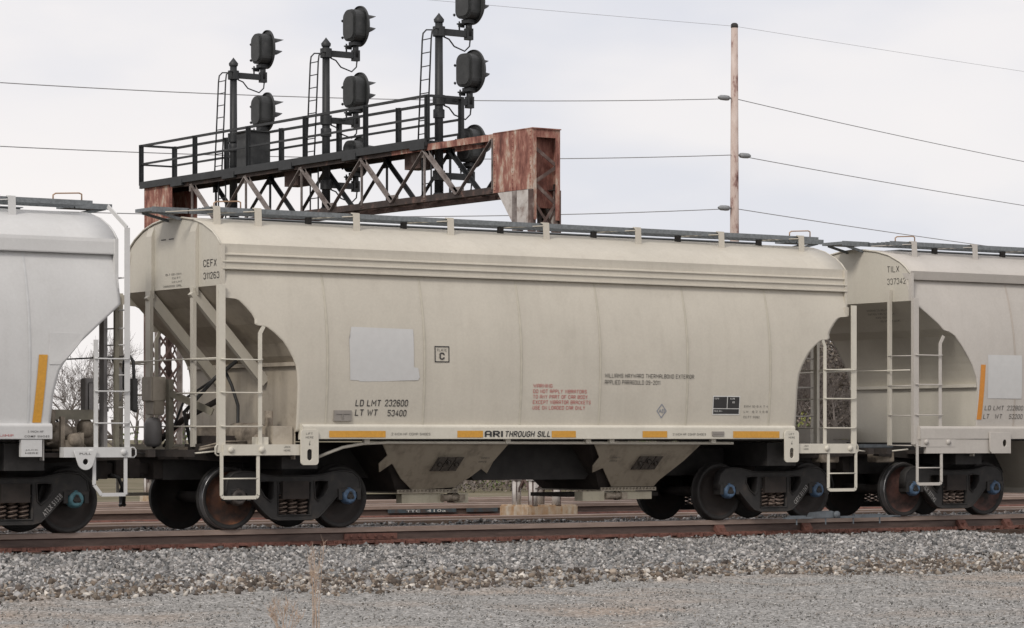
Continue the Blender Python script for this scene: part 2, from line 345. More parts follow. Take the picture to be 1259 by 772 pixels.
GL_ = {
'A': [[(0, 0), (0, 5), (1, 6), (3, 6), (4, 5), (4, 0)], [(.5, 2.5), (3.5, 2.5)]], 'B': [[(0, 3.1), (0, 6), (3, 6), (4, 5.2), (4, 3.9), (3.3, 3.1), (0, 3.1), (0, 0), (3, 0), (4, .9), (4, 2.3), (3.3, 3.0)]],
'C': [[(4, 4.5), (4, 5), (3, 6), (1, 6), (0, 5), (0, 1), (1, 0), (3, 0), (4, 1), (4, 1.5)]], 'D': [[(0, .4), (0, 6), (3, 6), (4, 5), (4, 1), (3, 0), (0, 0)]],
'E': [[(4, 6), (0, 6), (0, 0), (4, 0)], [(.5, 3.1), (3.2, 3.1)]], 'F': [[(4, 6), (0, 6), (0, 0)], [(.5, 3.1), (3.2, 3.1)]],
'G': [[(4, 4.6), (4, 5), (3, 6), (1, 6), (0, 5), (0, 1), (1, 0), (3, 0), (4, 1), (4, 2.8), (2.2, 2.8)]], 'H': [[(0, 0), (0, 6)], [(4, 0), (4, 6)], [(.5, 3.1), (3.5, 3.1)]],
'I': [[(0, 0), (0, 6)]], 'J': [[(4, 6), (4, 1), (3, 0), (1, 0), (0, 1), (0, 1.8)]], 'K': [[(0, 0), (0, 6)], [(4, 6), (.6, 3), (4, 0)]], 'L': [[(0, 6), (0, 0), (3.6, 0)]],
'M': [[(0, 0), (0, 6), (2.7, 2.2), (5.4, 6), (5.4, 0)]], 'N': [[(0, 0), (0, 6), (4, 0), (4, 6)]], 'O': [[(0, 3), (0, 5), (1, 6), (3, 6), (4, 5), (4, 1), (3, 0), (1, 0), (0, 1), (0, 2.99)]],
'P': [[(0, 0), (0, 6), (3, 6), (4, 5), (4, 3.7), (3, 2.8), (.5, 2.8)]], 'Q': [[(0, 3), (0, 5), (1, 6), (3, 6), (4, 5), (4, 1), (3, 0), (1, 0), (0, 1), (0, 2.99)]],
'R': [[(0, 0), (0, 6), (3, 6), (4, 5), (4, 3.8), (3, 2.9), (.5, 2.9)], [(2.2, 2.4), (4, 0)]], 'S': [[(4, 4.7), (4, 5), (3, 6), (1, 6), (0, 5), (0, 4), (1, 3.1), (3, 2.9), (4, 2), (4, 1), (3, 0), (1, 0), (0, 1), (0, 1.3)]],
'T': [[(0, 6), (4, 6)], [(2, 0), (2, 5.5)]], 'U': [[(0, 6), (0, 1), (1, 0), (3, 0), (4, 1), (4, 6)]], 'V': [[(0, 6), (2, 0), (4, 6)]], 'W': [[(0, 6), (1.3, 0), (3, 4.6), (4.7, 0), (6, 6)]],
'X': [[(0, 0), (4, 6)], [(0, 6), (1.7, 3.5)], [(2.3, 2.5), (4, 0)]], 'Y': [[(0, 6), (2, 3), (4, 6)], [(2, 0), (2, 2.6)]], 'Z': [[(0, 6), (4, 6), (0, 0), (4, 0)]],
'0': [[(0, 3), (0, 5), (1, 6), (3, 6), (4, 5), (4, 1), (3, 0), (1, 0), (0, 1), (0, 2.99)]], '1': [[(0, 4.8), (1.2, 6), (1.2, 0)]], '2': [[(0, 4.6), (0, 5), (1, 6), (3, 6), (4, 5), (4, 4), (0, 0), (4, 0)]],
'3': [[(0, 4.8), (0, 5), (1, 6), (3, 6), (4, 5), (4, 3.9), (3.2, 3.1), (4, 2.3), (4, 1), (3, 0), (1, 0), (0, 1), (0, 1.2)]], '4': [[(3, 0), (3, 6), (0, 1.8), (4.2, 1.8)]],
'5': [[(4, 6), (0, 6), (0, 3.5), (3, 3.5), (4, 2.6), (4, 1), (3, 0), (1, 0), (0, 1)]], '6': [[(4, 5), (3, 6), (1, 6), (0, 5), (0, 1), (1, 0), (3, 0), (4, 1), (4, 2.4), (3, 3.3), (.5, 3.3)]],
'7': [[(0, 6), (4, 6), (1.5, 0)]], '8': [[(3, 3.1), (4, 3.9), (4, 5), (3, 6), (1, 6), (0, 5), (0, 3.9), (1, 3.1), (3, 3.1), (4, 2.3), (4, 1), (3, 0), (1, 0), (0, 1), (0, 2.3), (.9, 3.0)]], '9': [[(0, 1), (1, 0), (3, 0), (4, 1), (4, 5), (3, 6), (1, 6), (0, 5), (0, 3.7), (1, 2.8), (3.5, 2.8)]],
'-': [[(.6, 3), (3.4, 3)]], '/': [[(0, 0), (3, 6)]], '.': [[(0, 0), (0, .7)]]}
def put_stencil(mb, body, box, f, t=.95, shear=0.0):
    """block stencil lettering built as mitred ribbons lying on the surface f(a,b)"""
    rib = []; x = 0; h = t/2; k = 0
    for ch in body:
        if ch == ' ': x += 3.4; continue
        g = GL_[ch]; wd = max(q[0] for st in g for q in st)
        for st in g:
            n = len(st); L_, R_ = [], []
            for i, (a, b) in enumerate(st):
                d0 = Vector(st[i])-Vector(st[i-1]) if i else Vector(st[1])-Vector(st[0]); d1 = Vector(st[i+1])-Vector(st[i]) if i < n-1 else d0
                d0.normalize(); d1.normalize(); m_ = Vector((-d0.y-d1.y, d0.x+d1.x)); m_ = m_.normalized() if m_.length > 1e-4 else Vector((-d0.y, d0.x))
                ln = h/max(.55, m_.dot(Vector((-d0.y, d0.x)))); ex = Vector((0, 0))
                if i == 0: ex = -d0*h*.6
                if i == n-1: ex = d1*h*.6
                q = Vector((a, b))+ex; L_.append((x+q.x+m_.x*ln, q.y+m_.y*ln)); R_.append((x+q.x-m_.x*ln, q.y-m_.y*ln))
            rib.append((L_+R_, n, k)); k += 1
        x += wd+2.3
    if shear: rib = [([(a+b*shear, b) for a, b in pts], n, k) for pts, n, k in rib]
    al = [q for r_ in rib for q in r_[0]]; x0 = min(q[0] for q in al); x1 = max(q[0] for q in al); y0 = min(q[1] for q in al); y1 = max(q[1] for q in al)
    A0, A1, B0, B1 = box; P0 = Vector(f(A0, B0)); nrm = (Vector(f(A1, B0))-P0).cross(Vector(f(A0, B1))-P0).normalized()
    for pts, n, k in rib:
        vs = [Vector(f(A0+(a-x0)/(x1-x0)*(A1-A0), B0+(b-y0)/(y1-y0)*(B1-B0)))+nrm*(.0004*(k % 3)) for a, b in pts]
        mb.add(vs, [(n+i, n+i+1, i+1, i) for i in range(n-1)])
def rrect(x0, x1, z0, z1, r, n=5):
    out = []
    for cx, cz, a0 in ((x1-r, z1-r, 0), (x0+r, z1-r, 90), (x0+r, z0+r, 180), (x1-r, z0+r, 270)):
        for k in range(n+1):
            a = R(a0+90*k/n); out.append((cx+r*math.cos(a), cz+r*math.sin(a)))
    return out
def interp(x, xs, ys): return float(np.interp(x, xs, ys))

# ------------------------------------------------------------------ ground
def hgt(x, y):
    base = np.interp(y, [-400, -30, -8.6, -7.9, -5, -2.4, -1.6, -1.1, 1.3, 1.9, 2.5, 3.0, 3.5, 6.0, 7.6, 9, 13.6, 16, 40, 3000], [-.62, -.56, -.555, -.54, -.40, -.292, -.285, -.275, -.275, -.20, -.10, -.11, -.24, -.28, -.25, -.26, -.22, -.3, -.45, -.5])
    nz = .018*np.sin(1.7*x+.6*y)*np.sin(2.1*y-.4*x)+.014*np.sin(3.9*x-1.3*y)
    dip = -.055*np.clip((y+4.2)/1.2, 0, 1)*np.clip((-.9-y)/.3, 0, 1)*np.clip((x-8.4)/1.0, 0, 1)*np.clip((13.0-x)/1.0, 0, 1)
    amp = np.where((y > -30) & (y < 16), 1, 0)*np.where(abs(y) < 1.6, .3, 1)
    return base+nz*amp+dip
xs = np.unique(np.concatenate([np.array([-2500, -900, -400, -200, -100, -60, -45]), np.arange(-35, 45, .5), np.array([50, 60, 80, 120, 200, 400, 900, 2500])]))
ys = np.unique(np.concatenate([np.array([-400, -150, -80, -50]), np.arange(-42, -10, 1), np.arange(-10, 18, .25), np.array([20, 24, 30, 36, 44, 60, 90, 140, 220, 400, 900, 3000])]))
def sheet(name, xs, ys, fz, mats, pick):
    X, Y = np.meshgrid(xs, ys); Z = fz(X, Y); nx, ny = len(xs), len(ys)
    v = np.stack([X.ravel(), Y.ravel(), Z.ravel()], 1)
    idx = np.arange(nx*ny).reshape(ny, nx)
    q = np.stack([idx[:-1, :-1].ravel(), idx[:-1, 1:].ravel(), idx[1:, 1:].ravel(), idx[1:, :-1].ravel()], 1)
    me = bpy.data.meshes.new(name); me.from_pydata(v.tolist(), [], q.tolist())
    for mm in mats: me.materials.append(mm)
    cy = v[q][:, :, 1].mean(1)
    me.polygons.foreach_set('material_index', [pick(c) for c in cy]); me.polygons.foreach_set('use_smooth', [True]*len(q))
    me.update(); o = bpy.data.objects.new(name, me); C.objects.link(o); return o
g_o = sheet('ground', xs, ys, hgt, [M['gravel'], M['dirt'], M['field']], lambda c: 0 if c < -1.6 else 1 if c < 19 else 2)
tag(g_o, 'grey gravel yard ground with cinders between the tracks', 'ground', kind='structure')
# pale lot and road seen far off beneath the couplers
mb = MB()
for (x0, x1, y0, y1) in ((30, 70, 29, 36), (-5, 40, 95, 150)):
    mb.add([(x0, y0, hgt(x0, y0)+.05), (x1, y0, hgt(x1, y0)+.05), (x1, y1, hgt(x1, y1)+.05), (x0, y1, hgt(x0, y1)+.05)], [(0, 1, 2, 3)])
tag(mb.build('gravel_lot', M['pale_road'], fix=False), 'pale gravel lot lying beyond the tracks', 'gravel lot', kind='structure')

# ------------------------------------------------------------------ loose stone
ICO = np.array([(1, 0, 0), (-1, 0, 0), (0, 1, 0), (0, -1, 0), (0, 0, 1), (0, 0, -1), (.62, .62, .55), (-.6, .6, .5), (.6, -.6, .5), (-.6, -.6, .55)], float)
def hull_faces():
    bm = bmesh.new()
    for p in ICO: bm.verts.new(p)
    r = bmesh.ops.convex_hull(bm, input=bm.verts); bm.verts.ensure_lookup_table(); bm.verts.index_update()
    bmesh.ops.triangulate(bm, faces=bm.faces)
    co = np.array([v.co[:] for v in bm.verts]); f = np.array([[v.index for v in fa.verts] for fa in bm.faces]); bm.free(); return co, f
SV, SF = hull_faces()
def stones(name, n, xr, yr, sz, pal, label, dens=None, sink=.25):
    x = rng.uniform(*xr, n); y = rng.uniform(*yr, n)
    if dens is not None:
        keep = rng.random(n) < dens(x, y); x = x[keep]; y = y[keep]; n = len(x)
    z = hgt(x, y)
    s = rng.uniform(sz[0], sz[1], n)*rng.choice([1, 1, 1, 1.5], n)
    sc3 = s[:, None]*np.stack([rng.uniform(.7, 1.3, n), rng.uniform(.6, 1.1, n), rng.uniform(.45, .9, n)], 1)
    q = rng.normal(size=(n, 4)); q[:, 1:3] *= .8; q /= np.linalg.norm(q, axis=1)[:, None]
    a, b_, c_, d = q.T
    Rm = np.stack([np.stack([1-2*(c_*c_+d*d), 2*(b_*c_-a*d), 2*(b_*d+a*c_)], 1), np.stack([2*(b_*c_+a*d), 1-2*(b_*b_+d*d), 2*(c_*d-a*b_)], 1), np.stack([2*(b_*d-a*c_), 2*(c_*d+a*b_), 1-2*(b_*b_+c_*c_)], 1)], 1)
    loc = SV[None]*sc3[:, None, :]*rng.uniform(.6, 1.3, (n, len(SV), 1))
    P = np.einsum('nij,nkj->nki', Rm, loc)
    P[:, :, 0] += x[:, None]; P[:, :, 1] += y[:, None]; P[:, :, 2] += (z+sc3[:, 2]*sink+rng.uniform(-.01, .012, n))[:, None]
    nv, nf = len(SV), len(SF)
    F = (SF[None]+(np.arange(n)*nv)[:, None, None]).reshape(-1, 3)
    me = bpy.data.meshes.new(name); me.vertices.add(n*nv); me.vertices.foreach_set('co', P.ravel())
    me.loops.add(n*nf*3); me.loops.foreach_set('vertex_index', F.ravel().astype(np.int32))
    me.polygons.add(n*nf); me.polygons.foreach_set('loop_start', np.arange(0, n*nf*3, 3, dtype=np.int32))
    me.update(calc_edges=True)
    pal = np.array(pal); pick = pal[rng.integers(0, len(pal), n)]*rng.uniform(.5, 1.4, (n, 1))
    col = np.concatenate([pick, np.ones((n, 1))], 1); col = np.repeat(col, nf, 0)
    at_ = me.attributes.new('tint', 'FLOAT_COLOR', 'FACE'); at_.data.foreach_set('color', col.ravel().astype(np.float32))
    me.materials.append(M['stone']); o = bpy.data.objects.new(name, me); C.objects.link(o)
    return tag(o, label, 'gravel', kind='stuff')
GREYS = [(.25, .245, .24), (.20, .20, .20), (.30, .29, .285), (.13, .13, .13), (.27, .255, .245), (.40, .39, .38), (.22, .21, .20), (.10, .10, .10), (.34, .325, .31)]
TANS = [(.26, .22, .18), (.17, .135, .105), (.29, .26, .23), (.11, .09, .075), (.24, .235, .23), (.44, .41, .37), (.19, .18, .175), (.08, .065, .055), (.15, .12, .095)]
stones('ballast', 105000, (-22, 26), (-6.8, -1.0), (.018, .036), GREYS, 'grey crushed ballast sloping down from the near rail', lambda x, y: np.where(y > -1.45, .35, 1)*np.where((x > 8.8) & (y > -2.0), .25, 1)*np.clip((y+6.5+.45*np.sin(x*.55+1)+.25*np.sin(x*1.7))/.9, 0, 1))
stones('coarse_ballast', 39000, (-22, 26), (-8.3, -5.4), (.017, .042), TANS, 'coarse tan and brown stones along the foot of the ballast', lambda x, y: np.clip(np.minimum((y+8.0+.3*np.sin(x*.8)+.2*np.sin(x*2.3+1))/.7, (-5.2+.4*np.sin(x*.6)-y)/1.3), 0, 1)*np.clip(1.05-.03*(x+8), .3, 1))
stones('ballast', 21000, (-20, 26), (-.62, 3.5), (.02, .04), GREYS+[(.42, .40, .38), (.46, .42, .39), (.36, .32, .29)], 'pale ballast between the first and second tracks', lambda x, y: np.where(y < .9, .6, .9))
stones('loose_gravel', 66000, (-21, 24), (-17, -7.6), (.005, .013), [(.245, .24, .232), (.20, .197, .19), (.29, .283, .272), (.16, .157, .15), (.22, .20, .178), (.40, .392, .378)], 'fine loose gravel on the yard road in front', None, .1)

# ------------------------------------------------------------------ tracks
RP = [(-.085, -.236), (-.085, -.218), (-.022, -.192), (-.010, -.175), (-.010, -.092), (-.044, -.074), (-.045, -.012), (-.034, 0), (.034, 0), (.045, -.012), (.044, -.074), (.010, -.092), (.010, -.175), (.022, -.192), (.085, -.218), (.085, -.236)]
def rail(yc, x0, x1, parent, bars=(), braces=()):
    mb = MB(); n = len(RP); N = 60
    xs_ = [x0+(x1-x0)*i/N for i in range(N+1)]
    vs = [(x, yc+a, z) for x in xs_ for a, z in RP]
    for i in range(N):
        for k in range(n):
            mb.cur = 1 if k == 7 else 2 if k in (5, 6, 8, 9) else 3 if k in (0, 1, 13, 14) else 0  # head sides and foot take lighter materials for caught light, web stays dark
            mb.f.append((i*n+k, i*n+(k+1) % n, (i+1)*n+(k+1) % n, (i+1)*n+k)); mb.m.append(mb.cur); mb.sm.append(False)
    mb.v = vs
    o = mb.build('rail', [M['rail'], M['railhead'], M['railside_lit'], M['plate_rust']], parent)
    for bx in bars:
        jb = MB(); jb.box(bx-.46, bx+.46, yc-.038, yc-.011, -.185, -.096)
        for k in range(6): jb.lathe([(0, -.03), (.018, -.03), (.018, 0)], (bx-.36+.144*k, yc-.038, -.14), n=8)
        jb.build('joint_bar', M['plate_rust'], o)
    for bx in braces:                                  # rail braces: wedge chairs bearing against the web
        wb = MB(); wb.prism([(yc-.19, -.236), (yc-.19, -.215), (yc-.13, -.185), (yc-.048, -.078), (yc-.012, -.094), (yc-.012, -.17), (yc-.09, -.214), (yc-.09, -.236)], lambda a, b, d: (bx-.09+d, a, b), .18)
        wb.box(bx-.03, bx+.03, yc-.16, yc-.06, -.2, -.13); wb.build('rail_brace', M['plate_rust'], o)
    return o
def track(yc, x0, x1, tx0, tx1, label, step=.55, detail=True, dz=0.0, cross=0.0):
    tr = tag(empty('railway_track', (0, yc, dz)), label, 'railway track')
    rail(-.7535, x0, x1, tr, (-3.0, 12.4) if detail else (), (3.62, 5.45, 8.93, 10.0, 10.75, 11.4, 14.2, 15.1) if detail else ()); rail(.7535, x0, x1, tr).location.z = -cross
    x = tx0; k = 0
    while x < tx1 and k < 99:
        jx = random.uniform(-.04, .04); ln = 1.28+random.uniform(-.05, .08)
        tb = MB(); tb.box(x+jx-.11, x+jx+.11, -ln, ln, -.42, -.254+random.uniform(-.004, .006))
        to = tb.build('tie', M['tie'], tr)
        if detail:
            p = MB()
            for s_ in (-.7535, .7535):
                p.nxt(); p.box(x+jx-.09, x+jx+.09, s_-.20, s_+.18, -.254, -.2375)
                for dx, dy in ((-.06, -.1), (.06, -.1), (-.06, .1), (.06, .1)):      # spikes
                    if random.random() < .8: p.box(x+jx+dx-.012, x+jx+dx+.012, s_+dy-.03*(dy > 0)-.0, s_+dy+.03, -.24, -.205+random.uniform(0, .014))
                for dx in (-.135, .135):                                            # rail anchors hooked on the foot
                    if random.random() < .75:
                        p.box(x+jx+dx-.016, x+jx+dx+.016, s_-.12, s_+.11, -.262, -.2385)
                        p.box(x+jx+dx-.022, x+jx+dx+.022, s_-.130, s_-.088, -.262, -.19)
            p.build('tie_plate', M['plate_rust'], to)
        x += step*random.uniform(.93, 1.07); k += 1
    return tr
track(0, -70, 90, -13, 26, 'near rusty railway track carrying the three hopper cars', .44, cross=.045)
track(4.6, -90, 120, -12, 34, 'second empty rusty track just behind the hopper cars', .6, False, dz=-.06)
t3 = track(11.65, -90, 140, -12, 40, 'third track with a blue painted rail behind the concrete footing', .6, False)
mb = MB(); mb.box(4.6, 6.2, -.806, -.79, -.15, -.075); mb.nxt(); mb.box(6.45, 7.2, -.806, -.79, -.15, -.075); mb.nxt()
mb.cur = 1
put_text(mb, 'TTC', (5.02, 5.34, -.138, -.09), lambda a, b: (a, -.810, b), .01)
put_text(mb, '410a', (5.5, 5.95, -.138, -.088), lambda a, b: (a, -.810, b), .01)
mb.build('sprayed_marking', [M['bluepaint'], M['ink_white']], t3, fix=False)
track(16.3, -90, 160, 60, 61, 'fourth track under the far half of the signal bridge', .6, False)

# blue-grey device lying between the near rails, right of the front truck
dv = empty('track_device', (5.50, -1.14, .005)); tag(dv, 'low blue grey metal device with rods lying along the near rail', 'track device')
mb = MB(); mb.prism([(-.30, 0), (-.24, .10), (.14, .125), (.22, .10), (.32, 0)], lambda a, b, d: (a, -.10+d, b), .16); mb.build('housing', M['device'], dv, bev=.012)
mb = MB(); mb.box(.3, 1.45, -.10, -.04, 0.0, .035); mb.nxt(); mb.box(.7, 1.3, -.03, .04, .01, .055); mb.nxt(); mb.box(-.85, -.28, -.10, -.03, 0, .03); mb.nxt(); mb.box(-.7, -.35, -.02, .05, .01, .05)
mb.nxt(); mb.tube([(1.3, -.06, .02), (1.7, -.02, .01)], .02)
for u in (-.6, .02, .62, 1.2): mb.nxt(); mb.box(u-.012, u+.012, -.08, -.07, -.10, .0)
mb.build('operating_rod', M['device'], dv)
mb = MB(); mb.lathe([(0, -.02), (.06, -.02), (.06, .02), (0, .02)], (.22, -.12, .06), n=18); mb.build('crank', M['device'], dv)

# ------------------------------------------------------------------ truck (bogie) builder
FR_OUT_H = [(0, .774), (.27, .774), (.45, .785), (.68, .835), (.84, .845), (1.0, .82), (1.10, .74), (1.13, .60), (1.12, .50), (1.06, .49), (1.055, .585), (.80, .585), (.79, .47), (.72, .47), (.50, .245), (.40, .165), (.28, .135), (0, .135)]
def sym(h): return h+[(-x, z) for x, z in reversed(h) if x > 0]
def make_truck(parent, x, caps, wheels, label_digits=None, digit_side=1, plate='frame'):
    """caps: materials of near bearing caps left,right ; wheels: materials of near wheels left,right"""
    mb = MB()
    for sx in (-.93, .93): mb.tube([(sx, -.98, .457), (sx, .98, .457)], .085, 14)
    mb.box(-.22, .22, -1.13, 1.13, .44, .70); mb.box(-.30, .30, -.6, .6, .42, .74); mb.lathe([(.38, .74), (.38, .86), (0, .86)], (0, 0, 0), 'z', 20)
    for sx in (-.42, .42): mb.box(sx-.05, sx+.05, -.9, .9, .36, .48)       # brake beams
    tr = mb.build('truck', M['under'], parent); tr.location = (x, 0, 0)
    for sy in (-1, 1):
        yc = 1.0*sy
        hl = [[(.335, .70), (.44, .71), (.57, .70), (.575, .60), (.50, .48), (.40, .40), (.345, .46)], [(-.335, .70), (-.345, .46), (-.40, .40), (-.50, .48), (-.575, .60), (-.57, .70), (-.44, .71)], [(-.275, .69), (.275, .69), (.275, .20), (-.275, .20)]]
        out = sym(FR_OUT_H)
        fo = holes2d('side_frame', out, hl, .15, .012, M[plate], tr, lambda a, b, d, yc=yc: Vector((a, yc-d, b)))
        rb_ = MB()
        for hole in hl:
            hp = [(a, yc+.078*sy, b) for a, b in hole]; rb_.nxt(); rb_.tube(hp+[hp[0]], .013, 5, cap=False)
        op = [(a, yc+.076*sy, b) for a, b in out]; rb_.nxt(); rb_.tube(op+[op[0]], .012, 5, cap=False)
        rb_.build('cast_rim', M[plate], tr)
        if label_digits and sy < 0:
            tb = MB(); s_ = digit_side
            a0 = Vector((.46*s_, 0, .245)); a1 = Vector((.73*s_, 0, .52)); dd = (a1-a0)
            if s_ < 0: a0, dd = a1, -dd
            up = Vector((-dd.z, 0, dd.x)).normalized()*.075
            if up.z < 0: up = -up
            put_text(tb, label_digits, (0, 1, -.15, .85), lambda u, v: tuple(a0+dd*u+up*v+Vector((0, yc-.0785, -.0))), .02)
            tb.build('lettering', M['ink_dim'], tr, fix=False)
        # bolster end casting and springs
        be = MB(); be.box(-.255, .255, yc-.05, yc+.05, .535, .66)
        be.box(-.20, -.17, yc-.07, yc-.04, .54, .655); be.box(-.015, .015, yc-.07, yc-.04, .54, .655); be.box(.17, .20, yc-.07, yc-.04, .54, .655); be.box(-.265, .265, yc-.07, yc+.05, .515, .54)
        be.build('bolster_end', M[plate], tr)
        sp = MB()
        for k in (-.17, 0, .17):
            sp.nxt()
            pts = [(k+.066*math.cos(a), yc-.01+.066*math.sin(a), .215+.30*a/(2*math.pi*5)) for a in np.linspace(0, 2*math.pi*5, 61)]
            sp.tube(pts, .015, 5, smooth=True)
        sp.build('coil_spring', M['spring'], tr)
        for i, sx in enumerate((-.93, .93)):
            wp = [(.0, -.03), (.10, -.03), (.14, -.022), (.25, .018), (.34, .022), (.385, -.05), (.42, -.072), (.452, -.072), (.457, -.05), (.462, .03), (.475, .045), (.487, .055), (.487, .068), (.46, .072), (.38, .06), (.34, .045), (.14, .03), (.1, .08), (0, .08)]
            prof = [(r, h*(-1 if sy > 0 else 1)) for r, h in wp]
            rim = [0]*5+[1]*2+[2]*2+[1]*5+[0]*4
            wb = MB(); wb.lathe(prof, (sx, .765*sy, .457), 'y', 48, mats=rim)
            wb.build('wheel', [M[wheels[i]] if sy < 0 else M['wheel_dark'], M['black'], M['silver'] if i == 0 and sy < 0 and wheels[0] != 'wheel_dark' else M['black']], tr)
            cb = MB(); sgn = sy
            cb.lathe([(.125, 0), (.125, .075*sgn), (.112, .088*sgn), (.108, .112*sgn), (.09, .122*sgn), (.05, .122*sgn), (.045, .112*sgn), (0, .112*sgn)], (sx, yc, .475), 'y', 24)
            cb.cur = 1; tri = [(.066*math.cos(R(90+120*k+dk)), .066*math.sin(R(90+120*k+dk))) for k in range(3) for dk in (-14, 14)]
            cb.prism(tri, lambda a, b, d: (sx+a, yc+(.115+d)*sgn, .475+b), .014); cb.cur = 2
            for k in range(3): cb.lathe([(.016, .12*sgn), (.016, .138*sgn), (0, .138*sgn)], (sx+.045*math.cos(R(90+120*k)), yc, .475+.045*math.sin(R(90+120*k))), 'y', 8)
            cb.build('bearing_cap', [M[caps[i]] if sy < 0 else M['cap_blue'], M['black'], M['frame']], tr)
            ab = MB(); ab.box(sx-.13, sx+.13, yc-.10, yc+.10, .53, .582); ab.box(sx-.19, sx-.128, yc-.10, yc+.09, .42, .58) ; ab.box(sx+.128, sx+.19, yc-.10, yc+.09, .42, .58)
            ab.build('bearing_adapter', M[plate], tr)
    return tr

# ------------------------------------------------------------------ covered hopper builder
YB = 1.62
def yside(z):                         # half-width of the curved side at height z
    return YB-(.19*((z-2.5)/1.23)**2 if z > 2.5 else .075*((2.5-z)/1.1)**2)
ARCH = [(1.45, 4.085), (1.34, 4.195), (1.20, 4.29), (.92, 4.415), (.62, 4.49), (.32, 4.53), (0, 4.545)]
def hopper(name, cx, st):
    car = empty(name, (cx, 0, 0)); tag(car, st['label'], 'hopper car', 'covered hopper cars in the train')
    Lh = st['L']; body, worn, sillm = M[st['body']], M[st['worn']], M[st['sill']]
    cutz, cutd = zip(*sorted(st['cut']))
    zb0, zb1 = st['band']
    # --- side sheets
    zs = sorted(set([round(1.42+(zb0-1.42)*i/60, 4) for i in range(61)]+[round(z, 4) for z in cutz if 1.42 < z < zb0]))
    seams = st['seams']; NX = 200
    for sy in (-1, 1):
        mb = MB(); rows = []
        for layer in (0, 1):
            for z in zs:
                xe = Lh-interp(z, cutz, cutd)
                for i in range(NX+1):
                    x = -xe+2*xe*i/NX
                    fx = (x-seams[0])/(seams[1]-seams[0])
                    bul = .004*math.cos(2*math.pi*fx)*math.sin(math.pi*(z-1.4)/2.3)
                    mb.v.append((x, sy*(yside(z)-bul-.012*layer), z))
        nz = len(zs); st_ = NX+1; off = nz*st_
        def q(*f, sm=True): mb.f.append(f); mb.m.append(0); mb.sm.append(sm)
        for j in range(nz-1):
            for i in range(NX):
                a = j*st_+i; q(a, a+1, a+st_+1, a+st_); q(off+a, off+a+st_, off+a+st_+1, off+a+1)
            q(j*st_, (j+1)*st_, off+(j+1)*st_, off+j*st_, sm=False); a = j*st_+NX; q(a, off+a, off+a+st_, a+st_, sm=False)
        for i in range(NX):
            q(i, off+i, off+i+1, i+1, sm=False); a = (nz-1)*st_+i; q(a, a+1, off+a+1, off+a, sm=False)
        so_ = mb.build('side_sheet', body, car)
        va = np.array(mb.v); sx_ = np.zeros(len(va)); rs = np.random.default_rng(int(abs(cx)*10)+3)
        zt = np.interp(va[:, 2], np.linspace(1.3, 4.1, 12), rs.uniform(.35, 1, 12))
        for xk in seams: sx_ += .24*np.exp(-((va[:, 0]-xk-.02)/.055)**2)*zt*rs.uniform(.6, 1.2)
        for k in range(46):                                  # narrow dirt runs below the roof edge and the fittings
            xk = rs.uniform(-5.6, 5.6); z0 = rs.uniform(1.9, zb0); ln_ = rs.uniform(.3, 1.5); a_ = rs.uniform(.04, .17)
            u_ = (z0-va[:, 2])/ln_; sx_ += a_*np.exp(-((va[:, 0]-xk-.015*np.sin(va[:, 2]*5))/rs.uniform(.03, .09))**2)*np.clip(u_*6, 0, 1)*np.clip(1-u_, 0, 1)
        at_ = so_.data.attributes.new('stain', 'FLOAT', 'POINT'); at_.data.foreach_set('value', np.clip(sx_, 0, .6).astype(np.float32))
        wb = MB()
        for xk in seams:
            wb.nxt()
            zz = [1.53+(zb0-1.55)*i/24 for i in range(25)]
            hw = .02
            vs = []
            for z in zz: vs += [(xk-hw, sy*(yside(z)+.001), z), (xk, sy*(yside(z)+.006), z), (xk+hw, sy*(yside(z)+.001), z)]
            wb.add(vs, [f for i in range(24) for f in ((3*i, 3*i+1, 3*i+4, 3*i+3), (3*i+1, 3*i+2, 3*i+5, 3*i+4))], True)
        wb.build('weld_seam', M[st['weld']], so_, fix=False)
        # --- top chord band
        cb = MB()
        if st['ribs']:
            yo = yside(zb0)
            pr = [(yo-.02, zb0-.014), (yo+.078, zb0-.014), (yo+.078, zb0+.004), (yo+.052, zb0+.014), (yo+.052, zb0+.084), (yo+.074, zb0+.088), (yo+.072, zb0+.104), (yo+.036, zb0+.118), (yo+.034, zb0+.186), (yo+.058, zb0+.19), (yo+.055, zb0+.206), (yo+.02, zb0+.22), (yo+.02, zb0+.30), (ARCH[0][0], ARCH[0][1]+.004), (yo-.1, 4.09)]
        else:
            yo = yside(zb0)
            pr = [(yo-.02, zb0), (yo+.075, zb0), (yo+.08, zb0+.015), (ARCH[0][0]+.01, max(zb1-.02, zb0+.10)), (ARCH[0][0], ARCH[0][1]+.004), (yo-.1, 4.09)]
        n = len(pr); xe = Lh-.002
        cb.add([(x, sy*a, z) for x in (-xe, xe) for a, z in pr], [tuple(range(n)), tuple(range(n, 2*n))]+[(k, (k+1) % n, n+(k+1) % n, n+k) for k in range(n)])
        cb.build('top_chord', body, car)
        # --- end corner trim of the side, gusset bolts
        for sx in (-1, 1):
            tb = MB(); xg = sx*(Lh-.02)
            tb.box(xg-.03, xg+.022, *sorted((sy*(YB-.20), sy*(YB-.13))), max(3.4, st['zsl']), 4.085); st['ribs'] and tb.box(xg-.06, xg+.02, *sorted((sy*(yside(3.4)-.02), sy*(yside(3.4)+.012))), 3.33, 3.47)
            tb.build('corner_trim', body, car)
    # --- roof
    mb = MB(); prof = ARCH+[(-a, z) for a, z in reversed(ARCH[:-1])]; NR = 24; n = len(prof)
    for lay in (0, 1):
        for i in range(NR+1):
            x = -Lh+2*Lh*i/NR
            for a, z in prof: mb.v.append((x, a*(1-.01*lay), z-.015*lay))
    o2 = (NR+1)*n
